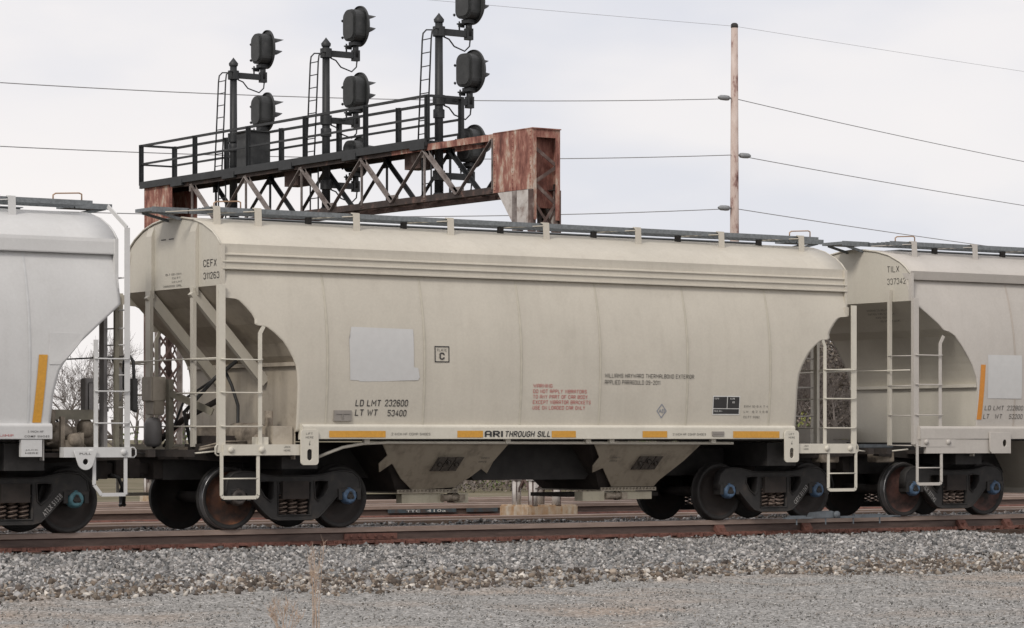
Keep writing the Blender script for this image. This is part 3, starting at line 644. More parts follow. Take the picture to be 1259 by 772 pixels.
    for i in range(NR):
        for k in range(n-1):
            a = i*n+k
            for b_, fl in ((0, 0), (o2, 1)): mb.f.append((b_+a, b_+a+1, b_+a+n+1, b_+a+n)); mb.m.append(0); mb.sm.append(True)
    for i0 in (0, NR):
        for k in range(n-1): mb.f.append((i0*n+k, i0*n+k+1, o2+i0*n+k+1, o2+i0*n+k)); mb.m.append(0); mb.sm.append(False)
    roof = mb.build('roof', body, car)
    hb = MB(); hb.box(-Lh+.9, Lh-.9, -.25, .25, 4.50, 4.556); hb.prism([(-.28, 4.556), (.28, 4.556), (.24, 4.572), (-.24, 4.572)], lambda a, b, d: (-Lh+.86+d, a, b), 2*Lh-1.72)
    hb.build('roof_hatch', M['galv'], roof)
    # --- running boards with grating, brackets, grab hoops
    for sy in (-1,):
        rb = MB()
        y0, y1 = sorted((sy*.30, sy*.86))
        ye = sy*.86
        LB = Lh-.08; rb.box(-LB, LB, *sorted((ye, ye-sy*.012)), 4.585, 4.655); rb.box(-LB, LB, *sorted((sy*.30, sy*.312)), 4.585, 4.655)
        for k in range(4): yy = sy*(.41+.11*k); rb.box(-LB, LB, yy-.004, yy+.004, 4.60, 4.648)
        nb = int((2*LB-.1)/.1)
        for k in range(nb): x = -LB+.1+k*.1; rb.box(x-.004, x+.004, y0+.014, y1-.014, 4.625, 4.646)
        for sx in (-1, 1): 
            rb.box(*sorted((sx*(Lh-.12), sx*(Lh+.50))), -.30, .22, 4.605, 4.655); rb.box(*sorted((sx*(Lh-.10), sx*(Lh+.50))), -.312, -.30, 4.585, 4.665); rb.beam((sx*(Lh-.02), -.25, 4.50), (sx*(Lh+.42), -.25, 4.60), .03, .04); rb.beam((sx*(Lh-.02), .15, 4.50), (sx*(Lh+.42), .15, 4.60), .03, .04)
        rb.build('running_board', M['grate'], car)
        kb = MB(); db = MB()
        for x in st['brk']:
            zr = interp(1.0, [a for a, z in reversed(ARCH)], [z for a, z in reversed(ARCH)])
            kb.nxt(); db.nxt(); kb.prism([(.965, zr-.02), (.945, 4.66), (.872, 4.668), (.872, 4.655), (.93, 4.64), (.95, zr-.02)], lambda a, b, d: (x-.055+d, sy*a, b), .11)
            kb.beam((x-.05, sy*.93, 4.61), (x-.62, sy*.55, 4.575), .05, .012)
            if abs(x-.63) < Lh-.35: db.box(x-.66, x-.59, sy*.60-.04, sy*.60+.04, 4.47, 4.59)
        kb.build('board_bracket', body, car); db.build('board_foot', M['black'], car)
    for sx in (-1, 1):
        gb = MB(); gx = sx*(Lh-.45)
        gb.tube([(gx-.22, -.82, 4.64), (gx-.22, -.82, 4.71), (gx-.18, -.82, 4.735), (gx+.18, -.82, 4.755), (gx+.22, -.82, 4.74), (gx+.22, -.82, 4.64)], .011, 6)
        gb.build('grab_hoop', M['brown_tube'], car)
    # --- ends
    zsl = st['zsl']
    for sx in (-1, 1):
        xe = sx*(Lh-.008); xi = xe-sx*.014
        eb = MB(); wz = yside(zsl)-.014; pl = [(wz, zsl), (1.43, 4.06)]+[(a-.03, z-.018) for a, z in ARCH]+[(-a+.03, z-.018) for a, z in reversed(ARCH[:-1])]+[(-1.43, 4.06), (-wz, zsl)]
        eb.prism(pl, lambda a, b, d: (xi+sx*d, a, b), .014)
        eo = eb.build('end_sheet', M[st['endm']], car)
        rim = MB(); rp = [(a, z) for a, z in ARCH]+[(-a, z) for a, z in reversed(ARCH[:-1])]
        rim.tube([(xe+sx*.012, a, z-.008) for a, z in rp], .016, 5); rim.build('roof_end_rim', M[st['endm']], eo)
        # slope sheet down to the bulkhead
        xb, zbk = sx*st['bulk'], st['zbulk']
        sb_ = MB(); wv = 1.50
        zz_ = [zbk+(zsl-zbk)*i/12 for i in range(13)]; aa_ = []
        for z in zz_:
            st_x = abs(xb)+(abs(xe)-abs(xb))*(z-zbk)/(zsl-zbk); lim = Lh-interp(z, cutz, cutd)-.012
            aa_.append((sx*max(abs(xb), min(st_x, lim)), z))
        pts = aa_+[(a-sx*.025, z) for a, z in reversed(aa_)]
        ws = lambda z: yside(z)-.013
        npt = len(pts); sb_.add([(a, -ws(b), b) for a, b in pts]+[(a, ws(b), b) for a, b in pts], [(i, (i+1) % npt, npt+(i+1) % npt, npt+i) for i in range(npt)]+[(i, i+1, npt-2-i, npt-1-i) for i in range(12)]+[(npt+i, npt+npt-1-i, npt+npt-2-i, npt+i+1) for i in range(12)]); sb_.build('slope_sheet', worn, car)
        bb = MB(); zq = [1.42+(zbk-.02-1.42)*i/6 for i in range(7)]; oq = [(1.50, 1.02), (1.50, 1.40)]+[(yside(z)-.013, z) for z in zq]
        bb.prism(oq+[(-a, z) for a, z in reversed(oq)], lambda a, b, d: (xb-sx*d, a, b), .02)
        bb.box(*sorted((xb, xb+sx*.07)), -yside(zbk)+.016, yside(zbk)-.016, zbk-.055, zbk-.0)
        bb.build('bulkhead', worn, car)
        for yy in st['posts']:
            pb = MB()
            if st['stiff']:
                f0 = Vector((xe+sx*.05, yy, 3.44)); f1 = Vector((xb+sx*.02, yy, zbk-.28)); 
                pb.beam(f0, f1, .10, .15); pb.prism([(.002, 3.38), (.05, 3.48), (.05, 4.3), (.002, 4.44)], lambda a, b, d: (xe+sx*a, yy-.09+d, b), .18)
            pw = .045 if st['stiff'] and yy < 0 else .075 if yy > 0 or st['lugstyle'] == 'round' else .03
            pb.box(*sorted((xe+sx*.01, xe+sx*.065)), yy-pw, yy+pw, 1.2, 3.5 if st['stiff'] else zsl+(.2 if st['lugstyle'] == 'plate' else -.1))
            pb.build('end_post', M[st['postm']], car)
        # platform, end sill, striker, coupler
        pb = MB(); pb.box(*sorted((sx*(Lh+.45), sx*(Lh+.57))), -1.5, 1.5, 1.06, 1.16); pb.box(*sorted((sx*(Lh-.1), sx*(Lh+.45))), -.4, .4, 1.02, 1.14)
        pb.box(*sorted((xb, sx*(Lh+.45))), -.26, .26, .74, 1.02)
        for yy in (-1.1, 1.1): pb.beam((xb, yy*.3, 1.0), (sx*(Lh+.45), yy, 1.08), .1, .1)
        pb.box(*sorted((xb, xb+sx*.8)), -1.45, 1.45, 1.06, 1.12)
        pb.build('end_platform', M['under'] , car)
        kb = MB(); kb.box(*sorted((sx*(Lh+.3), sx*(Lh+.66))), -.09, .09, .80, .97)
        kb.prism([(.62, -.17), (.72, -.20), (.80, -.12), (.735, -.04), (.80, .06), (.81, .16), (.62, .17)], lambda a, b, d: (sx*(Lh+a), b*sx, .745+d), .28)
        kb.build('coupler', M['under'], car, bev=.012)
        ab = MB(); ab.tube([(sx*(Lh+.45), -.35*sx, .80), (sx*(Lh+.58), -.36*sx, .76), (sx*(Lh+.68), -.33*sx, .55), (sx*(Lh+.74), -.2*sx, .38), (sx*(Lh+.76), -.05*sx, .36)], .028, 8); ab.build('air_hose', M['rubber'], car)
    # --- inside core (center sill, hopper floor) so nothing shows through
    cb = MB(); cb.box(-Lh-.3, Lh+.3, -.27, .27, .72, 1.16)
    cb.box(-st['bulk']+.05, st['bulk']-.05, -1.42, 1.42, 1.28, 1.34)
    for sx in (-1, 1): cb.box(*sorted((sx*(st['tc']-.3), sx*(st['tc']+.3))), -1.4, 1.4, .88, 1.25)
    cb.prism([(-1.05, .68), (1.05, .68), (1.6, 1.3), (-1.6, 1.3)], lambda a, b, d: (a, -.75+d, b), 1.5)
    cb.build('centre_sill', M['black'], car)
    # --- side sill and lift lugs, step beams, ladders
    for sy in (-1, 1):
        def P(a, b, d=0, o=0): return (a, sy*(YB+o+d), b)
        xs0, xs1 = st['sillx']
        mb = MB(); prf = [(YB-.10, 1.31), (YB+.018, 1.31), (YB+.022, 1.49), (YB-.005, 1.525), (YB-.1, 1.525)]
        n = len(prf); mb.add([(x, sy*a, z) for x in (-xs1, xs1) for a, z in prf], [tuple(range(n)), tuple(range(n, 2*n))]+[(k, (k+1) % n, n+(k+1) % n, n+k) for k in range(n)])
        sill = mb.build('side_sill', sillm, car, bev=.006)
        for sx in (-1, 1):
            lx = sx*st['lug']
            if st['lugstyle'] == 'long':
                holes2d('lift_lug', rrect(lx-.145, lx+.145, .94, 1.445, .05), [rrect(lx-.045, lx+.045, 1.0, 1.17, .044)], .024, .004, sillm, car, lambda a, b, d: Vector((a, sy*(YB+.04)+d, b)))
            elif st['lugstyle'] == 'round':
                out = [(lx-.17, 1.15), (lx+.17, 1.15)][::-1]; out = [(lx+.17, 1.15), (lx-.17, 1.15)]+[(lx+.115*math.cos(R(a)), 1.0+.11*math.sin(R(a))) for a in range(200, 341, 14)]
                holes2d('lift_lug', out, [[(lx+.045*math.cos(R(a)), 1.0+.045*math.sin(R(a))) for a in range(0, 360, 24)]], .024, .004, sillm, car, lambda a, b, d: Vector((a, sy*(YB+.045)+d, b)))
            else:
                holes2d('lift_lug', [(lx-.24, 1.42), (lx-.24, 1.12), (lx-.2, 1.07), (lx+.24, 1.07), (lx+.24, 1.42)], [[(lx+.1+.05*math.cos(R(a)), 1.24+.065*math.sin(R(a))) for a in range(0, 360, 24)]], .024, .004, sillm, car, lambda a, b, d: Vector((a, sy*(YB+.04)+d, b)))
            # step beam
            b0, b1 = st['beam']; zb_, zt_ = st['beamz']
            mb = MB(); mb.box(*sorted((sx*b0, sx*b1)), *sorted((sy*(YB-.12), sy*(YB+.012))), zb_, zt_)
            for xx in (b1-.62, b1-.12): mb.lathe([(.045, 0), (.045, .02*sy), (0, .02*sy)], (sx*xx, sy*(YB+.012), (zb_+zt_)/2), 'y', 12)
            if st['lugstyle'] != 'long': mb.box(*sorted((sx*(st['sillx'][1]-.15), sx*(st['bulk']-.4))), *sorted((sy*(YB-.06), sy*(YB+.006))), 1.07, 1.305)
            mb.build('step_beam', sillm, car)
            hb_ = MB(); hx = sx*b1; hb_.tube([(hx-sx*.05, sy*(YB-.05), zt_-.005), (hx+sx*.07, sy*(YB-.05), zt_-.005), (hx+sx*.10, sy*(YB-.05), zt_-.04), (hx+sx*.10, sy*(YB-.05), zb_+.03), (hx+sx*.07, sy*(YB-.05), zb_), (hx-sx*.05, sy*(YB-.05), zb_)], .011, 6)
            hb_.build('uncoupling_handle', sillm, car)
            # stirrup step
            s0, s1 = st['stir']; z_ = st['stirz']; sb2 = MB(); yy = sy*(YB-.01)
            a0, a1 = sx*s0, sx*s1; sg = 1 if a1 > a0 else -1
            if st['lugstyle'] == 'round':
                pts = [(a0-sg*.0, yy, zb_), (a0, yy, .68), (a0+sg*.11, yy, z_), (a1, yy, z_), (a1, yy, zb_)]
                if False: pass
            else: pts = [(a0, yy, zt_-.1), (a0, yy, z_+.03), (a0+sg*.03, yy, z_), (a1-sg*.03, yy, z_), (a1, yy, z_+.03), (a1, yy, zt_-.1)]
            for p, q_ in zip(pts, pts[1:]): sb2.beam(p, q_, .014, .05) if abs(p[2]-q_[2]) < .01 else sb2.beam(p, q_, .05, .016, (0, 1, 0))
            if st['lugstyle'] != 'round': sb2.tube([(a0, yy, z_+.27), (a1, yy, z_+.27)], .012, 6)
            sb2.build('stirrup_step', sillm, car)
            # corner ladder: outer post at the end corner, inner post bent to the side plate
            po, pi_ = st['lad']; zo, zi = st['ladz']
            lb = MB(); yy = sy*(YB-.03)
            lw = .04 if st['lugstyle'] == 'round' else .055
            lb.box(*sorted((sx*po-lw, sx*po+lw)), *sorted((yy, yy-sy*.018)), zt_-.12, zo); lb.box(*sorted((sx*(po+lw-.005)-.006, sx*(po+lw-.005)+.006)), *sorted((yy-sy*.018, yy-sy*.07)), zt_-.12, zo)
            if st['lugstyle'] == 'round': lb.beam((sx*po, yy-sy*.01, zo), (sx*(po-.08), sy*1.15, 4.56), .06, .018, (1, 0, 0))
            lb.box(*sorted((sx*pi_-.03, sx*pi_+.03)), *sorted((yy, yy-sy*.018)), zt_-.12, zi)
            if st['stiff'] or st['lugstyle'] == 'plate': lb.beam((sx*pi_, yy-sy*.009, zi-.01), (sx*(pi_-.07), sy*(YB-.03), zi+.12), .055, .018, (0, 1, 0))
            lo = lb.build('ladder_post', sillm, car)
            rg = MB(); yr = sy*(YB-.035)
            for z in st['rungs']:
                rg.nxt()
                rg.tube([(sx*(po+.03), yr+sy*.02, z+.008), (sx*(po-.02), yr+sy*.03, z), (sx*(pi_+.02), yr+sy*.03, z), (sx*(pi_-.03), yr+sy*.02, z+.006)], .0115, 6)
            for z in st['erungs']:
                rg.nxt(); y_in = st['posts'][1] if st['lugstyle'] != 'long' or z == st['erungs'][0] else st['posts'][0]; rg.tube([(sx*po, sy*(YB-.05), z), (sx*(Lh+.06), sy*(y_in), z+.004)], .0115, 6)
            rg.build('ladder_rung', sillm, lo)
    # --- discharge bays
    if st['bays']:
        for sx, poly in st['bays']:
            for sy in (-1, 1):
                f = lambda a, b, d: (a, sy*(1.45-(1.25-b)*.8-d), b)
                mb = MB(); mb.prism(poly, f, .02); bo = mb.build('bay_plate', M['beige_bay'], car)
                if sy < 0:
                    cxv, czv = st['vib'][0 if sx < 0 else 1]
                    vb = MB()
                    for k, dx in enumerate((-.15, 0, .15)):
                        vb.prism([(cxv+dx-.085, czv-.10), (cxv+dx+.05, czv-.10), (cxv+dx+.10, czv+.11), (cxv+dx-.03, czv+.11)], lambda a, b, d: f(a, b, -.06+d*1.0), .058)
                        vb.lathe([(.035, -.04), (.035, 0), (0, -.04)], f(cxv+dx, czv+.03*(k % 2), -.06), 'y', 10)
                    vb.build('vibrator_bracket', M['bracket'], bo)
            x0, x1 = (-2.50, -1.50) if sx < 0 else (1.28, 2.28)
            cxm = (x0+x1)/2
            mb = MB()      # funnel behind the plates
            top = [(cxm-1.05, -1.3, 1.26), (cxm+1.05, -1.3, 1.26), (cxm+1.05, 1.3, 1.26), (cxm-1.05, 1.3, 1.26)]
            bot = [(cxm-.47, -.78, .50), (cxm+.47, -.78, .50), (cxm+.47, .78, .50), (cxm-.47, .78, .50)]
            mb.add(top+bot, [(0, 1, 5, 4), (1, 2, 6, 5), (2, 3, 7, 6), (3, 0, 4, 7), (4, 5, 6, 7)]); mb.build('discharge_hopper', M['under'], car)
            mb = MB(); mb.box(cxm-.53, cxm+.56, -.90, .90, .495, .515); mb.box(cxm-.53, cxm+.56, -.90, -.885, .515, .55)
            for k in range(16): mb.lathe([(.014, -.016), (.014, 0), (0, -.016)], (cxm-.48+k*.066, -.90, .532), 'y', 6)
            gx0, gx1 = (cxm-.42, cxm+.75) if sx < 0 else (cxm-.88, cxm+.50)
            mb.build('gate_flange', M['beige_bay'], car)
            mb = MB(); mb.box(gx0, gx1-.42 if sx < 0 else gx1, -.86, -.70, .345, .485) if sx < 0 else mb.box(gx0+.42, gx1, -.86, -.70, .36, .48)
            mb.box(*((gx1-.24, gx1) if sx < 0 else (gx0, gx0+.42)), -.90, -.68, .34, .49)
            gg = mb.build('gate_frame', M['gate'], car)
            mb = MB(); gxs = gx1-.3 if sx < 0 else gx0+.62
            mb.tube([(gxs-.18, -.90, .42), (gxs+.18, -.90, .42)], .05, 12); mb.lathe([(.075, -.05), (.075, .04), (.03, -.05)], (gxs+.05, -.9, .42), 'y', 10); mb.box(gxs+.1, gxs+.2, -.97, -.9, .37, .47)
            mb.build('gate_capstan', M['valve'], gg)
            mb = MB(); mb.box(min(gx0, cxm-.9), max(gx1, cxm+.9), -.5, .5, .40, .46); mb.build('gate_slide', M['under'], car)
        # train line pipe under the sill
        pm = MB(); pm.tube([(-4.25, -1.35, 1.02), (-4.10, -1.46, 1.10), (-3.85, -1.5, 1.19), (-3.5, -1.5, 1.245), (-3.1, -1.5, 1.262), (3.42, -1.5, 1.245)], .024, 8)
        pm.build('brake_pipe', sillm, car)
        pm = MB()
        for x in (-3.45, -.95, .55, 1.0, 3.0): pm.nxt(); pm.box(x-.045, x+.045, -1.54, -1.47, 1.245, 1.315)
        pm.build('pipe_clamp', sillm, car)
    else:
        for cxm in (-1.9, 1.9):
            mb = MB(); top = [(cxm-1.05, -1.4, 1.28), (cxm+1.05, -1.4, 1.28), (cxm+1.05, 1.4, 1.28), (cxm-1.05, 1.4, 1.28)]; bot = [(cxm-.5, -.8, .45), (cxm+.5, -.8, .45), (cxm+.5, .8, .45), (cxm-.5, .8, .45)]
            mb.add(top+bot, [(0, 1, 5, 4), (1, 2, 6, 5), (2, 3, 7, 6), (3, 0, 4, 7), (4, 5, 6, 7)]); mb.box(cxm-.55, cxm+.55, -.9, .9, .36, .45); mb.build('discharge_hopper', worn, car)
    return car
MAIN = dict(label='beige covered hopper car in the middle, with orange strips along its sill', L=5.83, tc=4.51, body='beige', worn='beige_worn', sill='beige_sill', weld='weld', endm='tan',
    cut=[(1.0, 1.17), (2.1, 1.165), (2.24, 1.15), (2.36, 1.13), (2.47, 1.08), (2.6, 1.0), (2.71, .92), (2.83, .78), (2.91, .66), (2.928, .60), (2.93, .50), (2.95, .47), (3.02, .47), (3.09, .43), (3.2, .33), (3.28, .24), (3.305, .18), (3.315, .04), (3.32, .0), (5, 0)],
    band=(3.74, 4.05), ribs=True, seams=[-4.17, -2.50, -.76, .72, 2.42, 4.1], brk=[-5.62, -4.94, -3.27, -1.60, .17, 1.95, 3.63, 5.31],
    zsl=3.50, bulk=4.66, zbulk=2.42, posts=(-.68, .68), stiff=True, postm='tan', sillx=(0, 4.60), lug=4.50, lugstyle='long', beam=(4.60, 5.89), beamz=(1.08, 1.235),
    stir=(5.91, 5.32), stirz=.48, lad=(5.89, 5.27), ladz=(3.50, 2.83), rungs=(2.44, 1.97, 1.49), erungs=(2.44, 1.97, 1.49),
    bays=[(-1, [(-3.13, 1.25), (-2.95, 1.07), (-3.04, .95), (-2.97, .82), (-2.81, .95), (-2.54, .72), (-2.25, .54), (-1.52, .58), (-1.31, .73), (-1.17, .86), (-1.03, .79), (-1.01, .97), (-.87, 1.25)]),
          (1, [(.73, 1.24), (.95, 1.03), (.9, .9), (.96, .79), (1.12, .86), (1.46, .56), (2.29, .56), (2.34, .66), (2.64, .96), (2.84, 1.24)])], vib=[(-1.86, .93), (1.90, .93)])
WHITE = dict(label='white hopper car at the left edge, its curved end cut to a diagonal', L=5.85, tc=4.47, body='white', worn='white_worn', sill='white', weld='weld_white', endm='white',
    cut=[(1.0, 1.07), (1.48, 1.07), (1.9, 1.04), (2.09, 1.0), (2.25, .95), (2.36, .88), (2.65, .63), (2.88, .36), (3.06, .14), (3.12, .07), (3.18, .0), (5, 0)],
    band=(3.87, 4.06), ribs=False, seams=[-4.0, -2.3, -.6, 1.1, 2.8, 4.45], brk=[-5.3, -4.5, -2.6, -.9, .9, 2.6, 4.5], zsl=3.2, bulk=4.72, zbulk=1.95, posts=(-.97, .97), stiff=False, postm='post_grey',
    sillx=(0, 4.78), lug=5.26, lugstyle='round', beam=(4.95, 5.98), beamz=(1.06, 1.20), stir=(5.42, 5.90), stirz=.545, lad=(5.94, 5.46), ladz=(4.24, 2.68), rungs=(2.42, 1.97, 1.53), erungs=(3.55, 3.1, 2.85, 2.62, 2.2, 1.75),
    bays=None)
TILX = dict(label='grey beige hopper car at the right edge with a wide plain end', L=5.85, tc=4.48, body='grey_tan', worn='tan', sill='grey_tan', weld='weld_tan', endm='tan',
    cut=[(1.0, 1.38), (2.06, 1.38), (2.34, 1.34), (2.54, 1.25), (2.7, 1.15), (2.88, 1.02), (3.05, .88), (3.12, .74), (3.14, .64), (3.2, .58), (3.24, .54), (3.42, .30), (3.58, .06), (3.62, 0), (5, 0)],
    band=(3.98, 4.14), ribs=False, seams=[-3.6, -1.8, 0, 1.8, 3.6], brk=[-5.3, -3.9, -2.3, -.7, .9, 2.5, 4.1, 5.4], zsl=3.62, bulk=4.46, zbulk=2.24, posts=(-.97, .97), stiff=False, postm='tan',
    sillx=(0, 5.80), lug=4.0, lugstyle='plate', beam=(5.0, 5.78), beamz=(1.18, 1.34), stir=(5.84, 5.30), stirz=.56, lad=(5.84, 5.30), ladz=(3.66, 2.92), rungs=(2.71, 2.22, 1.71, 1.2), erungs=(2.70, 2.20, 1.70, 1.2),
    bays=None)
main = hopper('covered_hopper_car', -.08, MAIN)
white = hopper('covered_hopper_car', -13.40, WHITE)
tilx = hopper('covered_hopper_car', 13.02, TILX)
make_truck(main, -4.41, ('cap_dark', 'cap_blue'), ('wheel_rust', 'wheel_dark'))
make_truck(main, 4.61, ('cap_blue', 'cap_blue'), ('wheel_dark', 'wheel_dark'), 'CEFX 311263', 1)
make_truck(white, -4.47, ('cap_blue', 'cap_blue'), ('wheel_dark', 'wheel_dark'))
make_truck(white, 4.47, ('cap_blue', 'cap_teal'), ('wheel_dark', 'wheel_dark'), 'ATLX 51328', 1)
make_truck(tilx, -4.50, ('cap_blue', 'cap_blue'), ('wheel_red', 'wheel_red'), 'TILX 337342', -1)
make_truck(tilx, 4.50, ('cap_blue', 'cap_blue'), ('wheel_red', 'wheel_red'))

# ------------------------------------------------------------------ end equipment of the cars
def end_gear(car, Lh, sx, bulk, style=''):
    X = lambda u: sx*u
    pb = MB(); pb.tube([(X(Lh+.10), -1.55, 2.46), (X(Lh+.10), 1.55, 2.46)], .012, 6)
    pb.nxt(); pb.tube([(X(Lh+.10), -1.5, 1.14), (X(Lh+.5), -1.4, 1.10), (X(Lh+.55), 1.4, 1.10)], .014, 6)
    pb.build('end_handrail', M['beige_sill'] if car is not white else M['black'], car)
    if style == 'bare':
        pb = MB(); pb.box(*sorted((X(Lh-.25), X(Lh+.42))), -.75, .45, 1.16, 1.22); pb.build('end_step_plate', M['device'], car, bev=.01)
        pb = MB(); pb.box(*sorted((X(Lh-.1), X(Lh+.3))), -.95, -.7, .92, 1.10); pb.build('draft_box', M['valve'], car, bev=.015)
        return
    pb = MB(); pb.lathe([(0, 0), (.12, .02), (.19, .08), (.19, .72), (.12, .78), (0, .80)], (X(bulk+.42), -1.25, 1.36), 'y', 18)
    pb.build('air_reservoir', M['valve'], car)
    pb = MB(); pb.box(*sorted((X(bulk+.30), X(bulk+.36))), -1.40, -1.34, 1.15, 1.62)
    pb.lathe([(0, 0), (.09, 0), (.09, .16), (0, .16)], (X(bulk+.5), -1.45, 1.30), 'y', 12); pb.lathe([(0, 0), (.06, 0), (.06, .3), (0, .3)], (X(bulk+.25), -1.2, 1.42), 'z', 10)
    pb.box(*sorted((X(bulk+.36), X(bulk+.6))), -1.42, -1.2, 1.14, 1.3)
    pb.build('brake_valve', M['valve'], car)
    pb = MB(); pb.lathe([(0, 0), (.14, 0), (.15, .05), (.15, .38), (.1, .45), (.03, .47), (.03, .8)], (X(bulk+.95), -.3, 1.34), 'x', 16)
    pb.box(*sorted((X(bulk+.6), X(bulk+1.25))), -.5, .1, 1.14, 1.2); pb.tube([(X(bulk+.5), -.9, 1.2), (X(bulk+.9), -.8, 1.26), (X(bulk+1.3), -.2, 1.16)], .022, 6)
    pb.build('brake_cylinder', M['valve'], car)
    pb = MB(); pb.tube([(X(bulk+.55), -.45, 2.3), (X(bulk+.5), -.55, 2.1), (X(bulk+.42), -.6, 1.8), (X(bulk+.45), -.65, 1.4), (X(bulk+.6), -.7, 1.2)], .025, 8)
    pb.nxt(); pb.tube([(X(Lh+.1), .1, 1.2), (X(Lh-.1), .15, 1.5), (X(Lh-.3), .2, 1.9), (X(bulk+.2), .2, 2.3)], .02, 6)
    pb.build('brake_hose', M['rubber'], car)
end_gear(main, 5.83, -1, 4.66); end_gear(main, 5.83, 1, 4.66, 'bare')
end_gear(white, 5.85, 1, 4.72); end_gear(tilx, 5.85, -1, 4.46, 'bare')
mb = MB(); mb.box(5.87, 5.93, -1.36, -1.30, 1.1, 3.15); mb.build('end_post', M['olive'], white)
mb = MB(); mb.box(5.57, 5.71, -1.05, -.88, 1.62, 2.16); mb.box(5.60, 5.68, -1.07, -1.05, 1.68, 2.10); mb.build('brake_housing', M['post_grey'], white, bev=.01)
mb = MB(); mb.box(4.85, 5.70, -1.12, -1.06, 1.58, 1.72); mb.build('end_beam', M['olive'], white)
mb = MB(); mb.lathe([(0, 0), (.10, 0), (.13, .04), (.13, .14), (.05, .2), (0, .2)], (5.5, -1.0, 1.46), 'x', 16); mb.box(5.30, 5.42, -1.3, -1.15, 1.18, 1.40); mb.tube([(4.9, -1.2, 1.24), (5.3, -1.1, 1.32), (5.6, -1.0, 1.44)], .022, 6); mb.build('brake_valve', M['valve'], white)
mb = MB(); mb.lathe([(0, 0), (.045, .03), (.065, .15), (.065, .42), (.03, .5), (0, .52)], (6.0, -1.18, 1.82), 'z', 14); mb.build('air_tank', M['post_grey'], white)
mb = MB(); mb.tube([(6.0, -1.16, 2.3), (5.98, -1.05, 2.44), (5.95, -.9, 2.46), (5.95, -.8, 2.34), (5.95, -.78, 2.0), (5.98, -.9, 1.7)], .02, 6)
mb.build('air_hose', M['rubber'], white)
mb = MB(); mb.tube([(6.25, -1.2, 2.0), (6.24, -1.18, 2.4), (6.22, -1.08, 2.5), (6.2, -.98, 2.4), (6.2, -.95, 2.1), (6.22, -1.1, 1.75), (6.25, -1.25, 1.7)], .024, 6); mb.box(6.2, 6.27, -1.26, -1.15, 1.72, 2.16); mb.build('air_hose', M['rubber'], white)
# gear on the left end of the beige car
mb = MB(); mb.box(-6.16, -5.92, .02, .36, 1.86, 2.22); mb.prism([(.05, 1.66), (.30, 1.66), (.36, 1.86), (.02, 1.86)], lambda a, b, d: (-6.12+d, a, b), .18); mb.build('hand_brake_housing', M['beige_worn'], main, bev=.015)
mb = MB(); mb.lathe([(0, 0), (.09, .0), (.13, .05), (.13, .34), (.08, .42), (0, .43)], (-6.05, .20, 1.20), 'z', 16); mb.build('air_tank', M['post_grey'], main)
mb = MB(); mb.box(-5.98, -5.90, -.16, -.06, 1.1, 2.18); mb.build('brake_post', M['olive'], main)
mb = MB(); mb.beam((-5.95, -.15, 1.98), (-5.5, -.6, 1.70), .05, .10); mb.build('diagonal_brace', M['olive'], main)
mb = MB(); mb.tube([(-5.7, -.3, 1.25), (-5.75, -.2, 1.7), (-5.4, -.5, 2.2), (-5.1, -.6, 2.45)], .03, 6); mb.build('brake_hose', M['rubber'], main)
mb = MB(); mb.tube([(-5.9, .5, 1.2), (-5.6, .1, 1.6), (-5.2, -.3, 1.9)], .045, 6); mb.build('brake_rod', M['under'], main)
mb = MB(); mb.box(-5.03, -4.68, -1.5, -1.1, 1.13, 1.5); mb.build('valve_box', M['beige_worn'], main, bev=.01)
mb = MB(); mb.box(-5.3, -5.12, -1.56, -1.4, 1.22, 1.34); mb.tube([(-5.2, -1.45, 1.3), (-5.2, -1.45, 1.62)], .028, 8); mb.build('retainer_valve', M['beige_sill'], main)
mb = MB()
for k in range(2): mb.nxt(); mb.tube([(-6.1+.07*k, -1.3+.1*k, 1.16+.03*k), (-5.6, -1.25+.12*k, 1.24+.035*k), (-5.1, -1.2+.05*k, 1.22+.06*k)], .016, 6)
mb.build('air_pipe', M['valve'], main)
mb = MB(); mb.box(-5.85, -5.1, -1.1, -.4, 1.13, 1.24); mb.box(-5.7, -5.3, -.9, -.5, 1.24, 1.36); mb.build('brake_rigging', M['under'], main)

# ------------------------------------------------------------------ lettering and markings (paint on the cars)
def side_f(off=.004): return lambda a, b: (a+.08, -(yside(b)+off), b)
def sillf(a, b): return (a+.08, -(YB+.0255), b)
def letters(car, name, mat, items, f, label=None):
    mb = MB()
    for body, box, *k in items:
        mb.nxt()
        if car is tilx and name in ('reporting_marks', 'lettering'): put_stencil(mb, body, box, f, .7, k[1] if len(k) > 1 else 0)
        elif car is main: put_stencil(mb, body, box, f, {'lettering': 1.0, 'reporting_marks': .85, 'sill_lettering': 1.2}.get(name, .8), k[1] if len(k) > 1 else 0)
        else: put_text(mb, body, box, f, *(k if k else ()))
    o = mb.build(name, mat, car, fix=False)
    if label: o['label'] = label
    return o
def quads(mb, f, rects, n=1):
    for a0, a1, b0, b1 in rects:
        mb.add([f(a0, b0), f(a1, b0), f(a1, b1), f(a0, b1)], [(0, 1, 2, 3)])
def gridquad(mb, f, a0, a1, b0, b1, nb=8, na=8):
    vs = [f(a0+(a1-a0)*i/na, b0+(b1-b0)*j/nb) for j in range(nb+1) for i in range(na+1)]
    mb.add(vs, [(j*(na+1)+i, j*(na+1)+i+1, (j+1)*(na+1)+i+1, (j+1)*(na+1)+i) for j in range(nb) for i in range(na)])
sf = side_f(.0075)
letters(main, 'lettering', M['ink'], [('LD LMT', (-3.77, -3.33, 1.79, 1.89), .008, .12), ('232600', (-3.27, -2.86, 1.79, 1.89), .02, .12), ('LT WT', (-3.77, -3.38, 1.645, 1.745), .008, .12), ('53400', (-3.21, -2.88, 1.645, 1.745), .02, .12)], sf, 'load limit and light weight stencil')
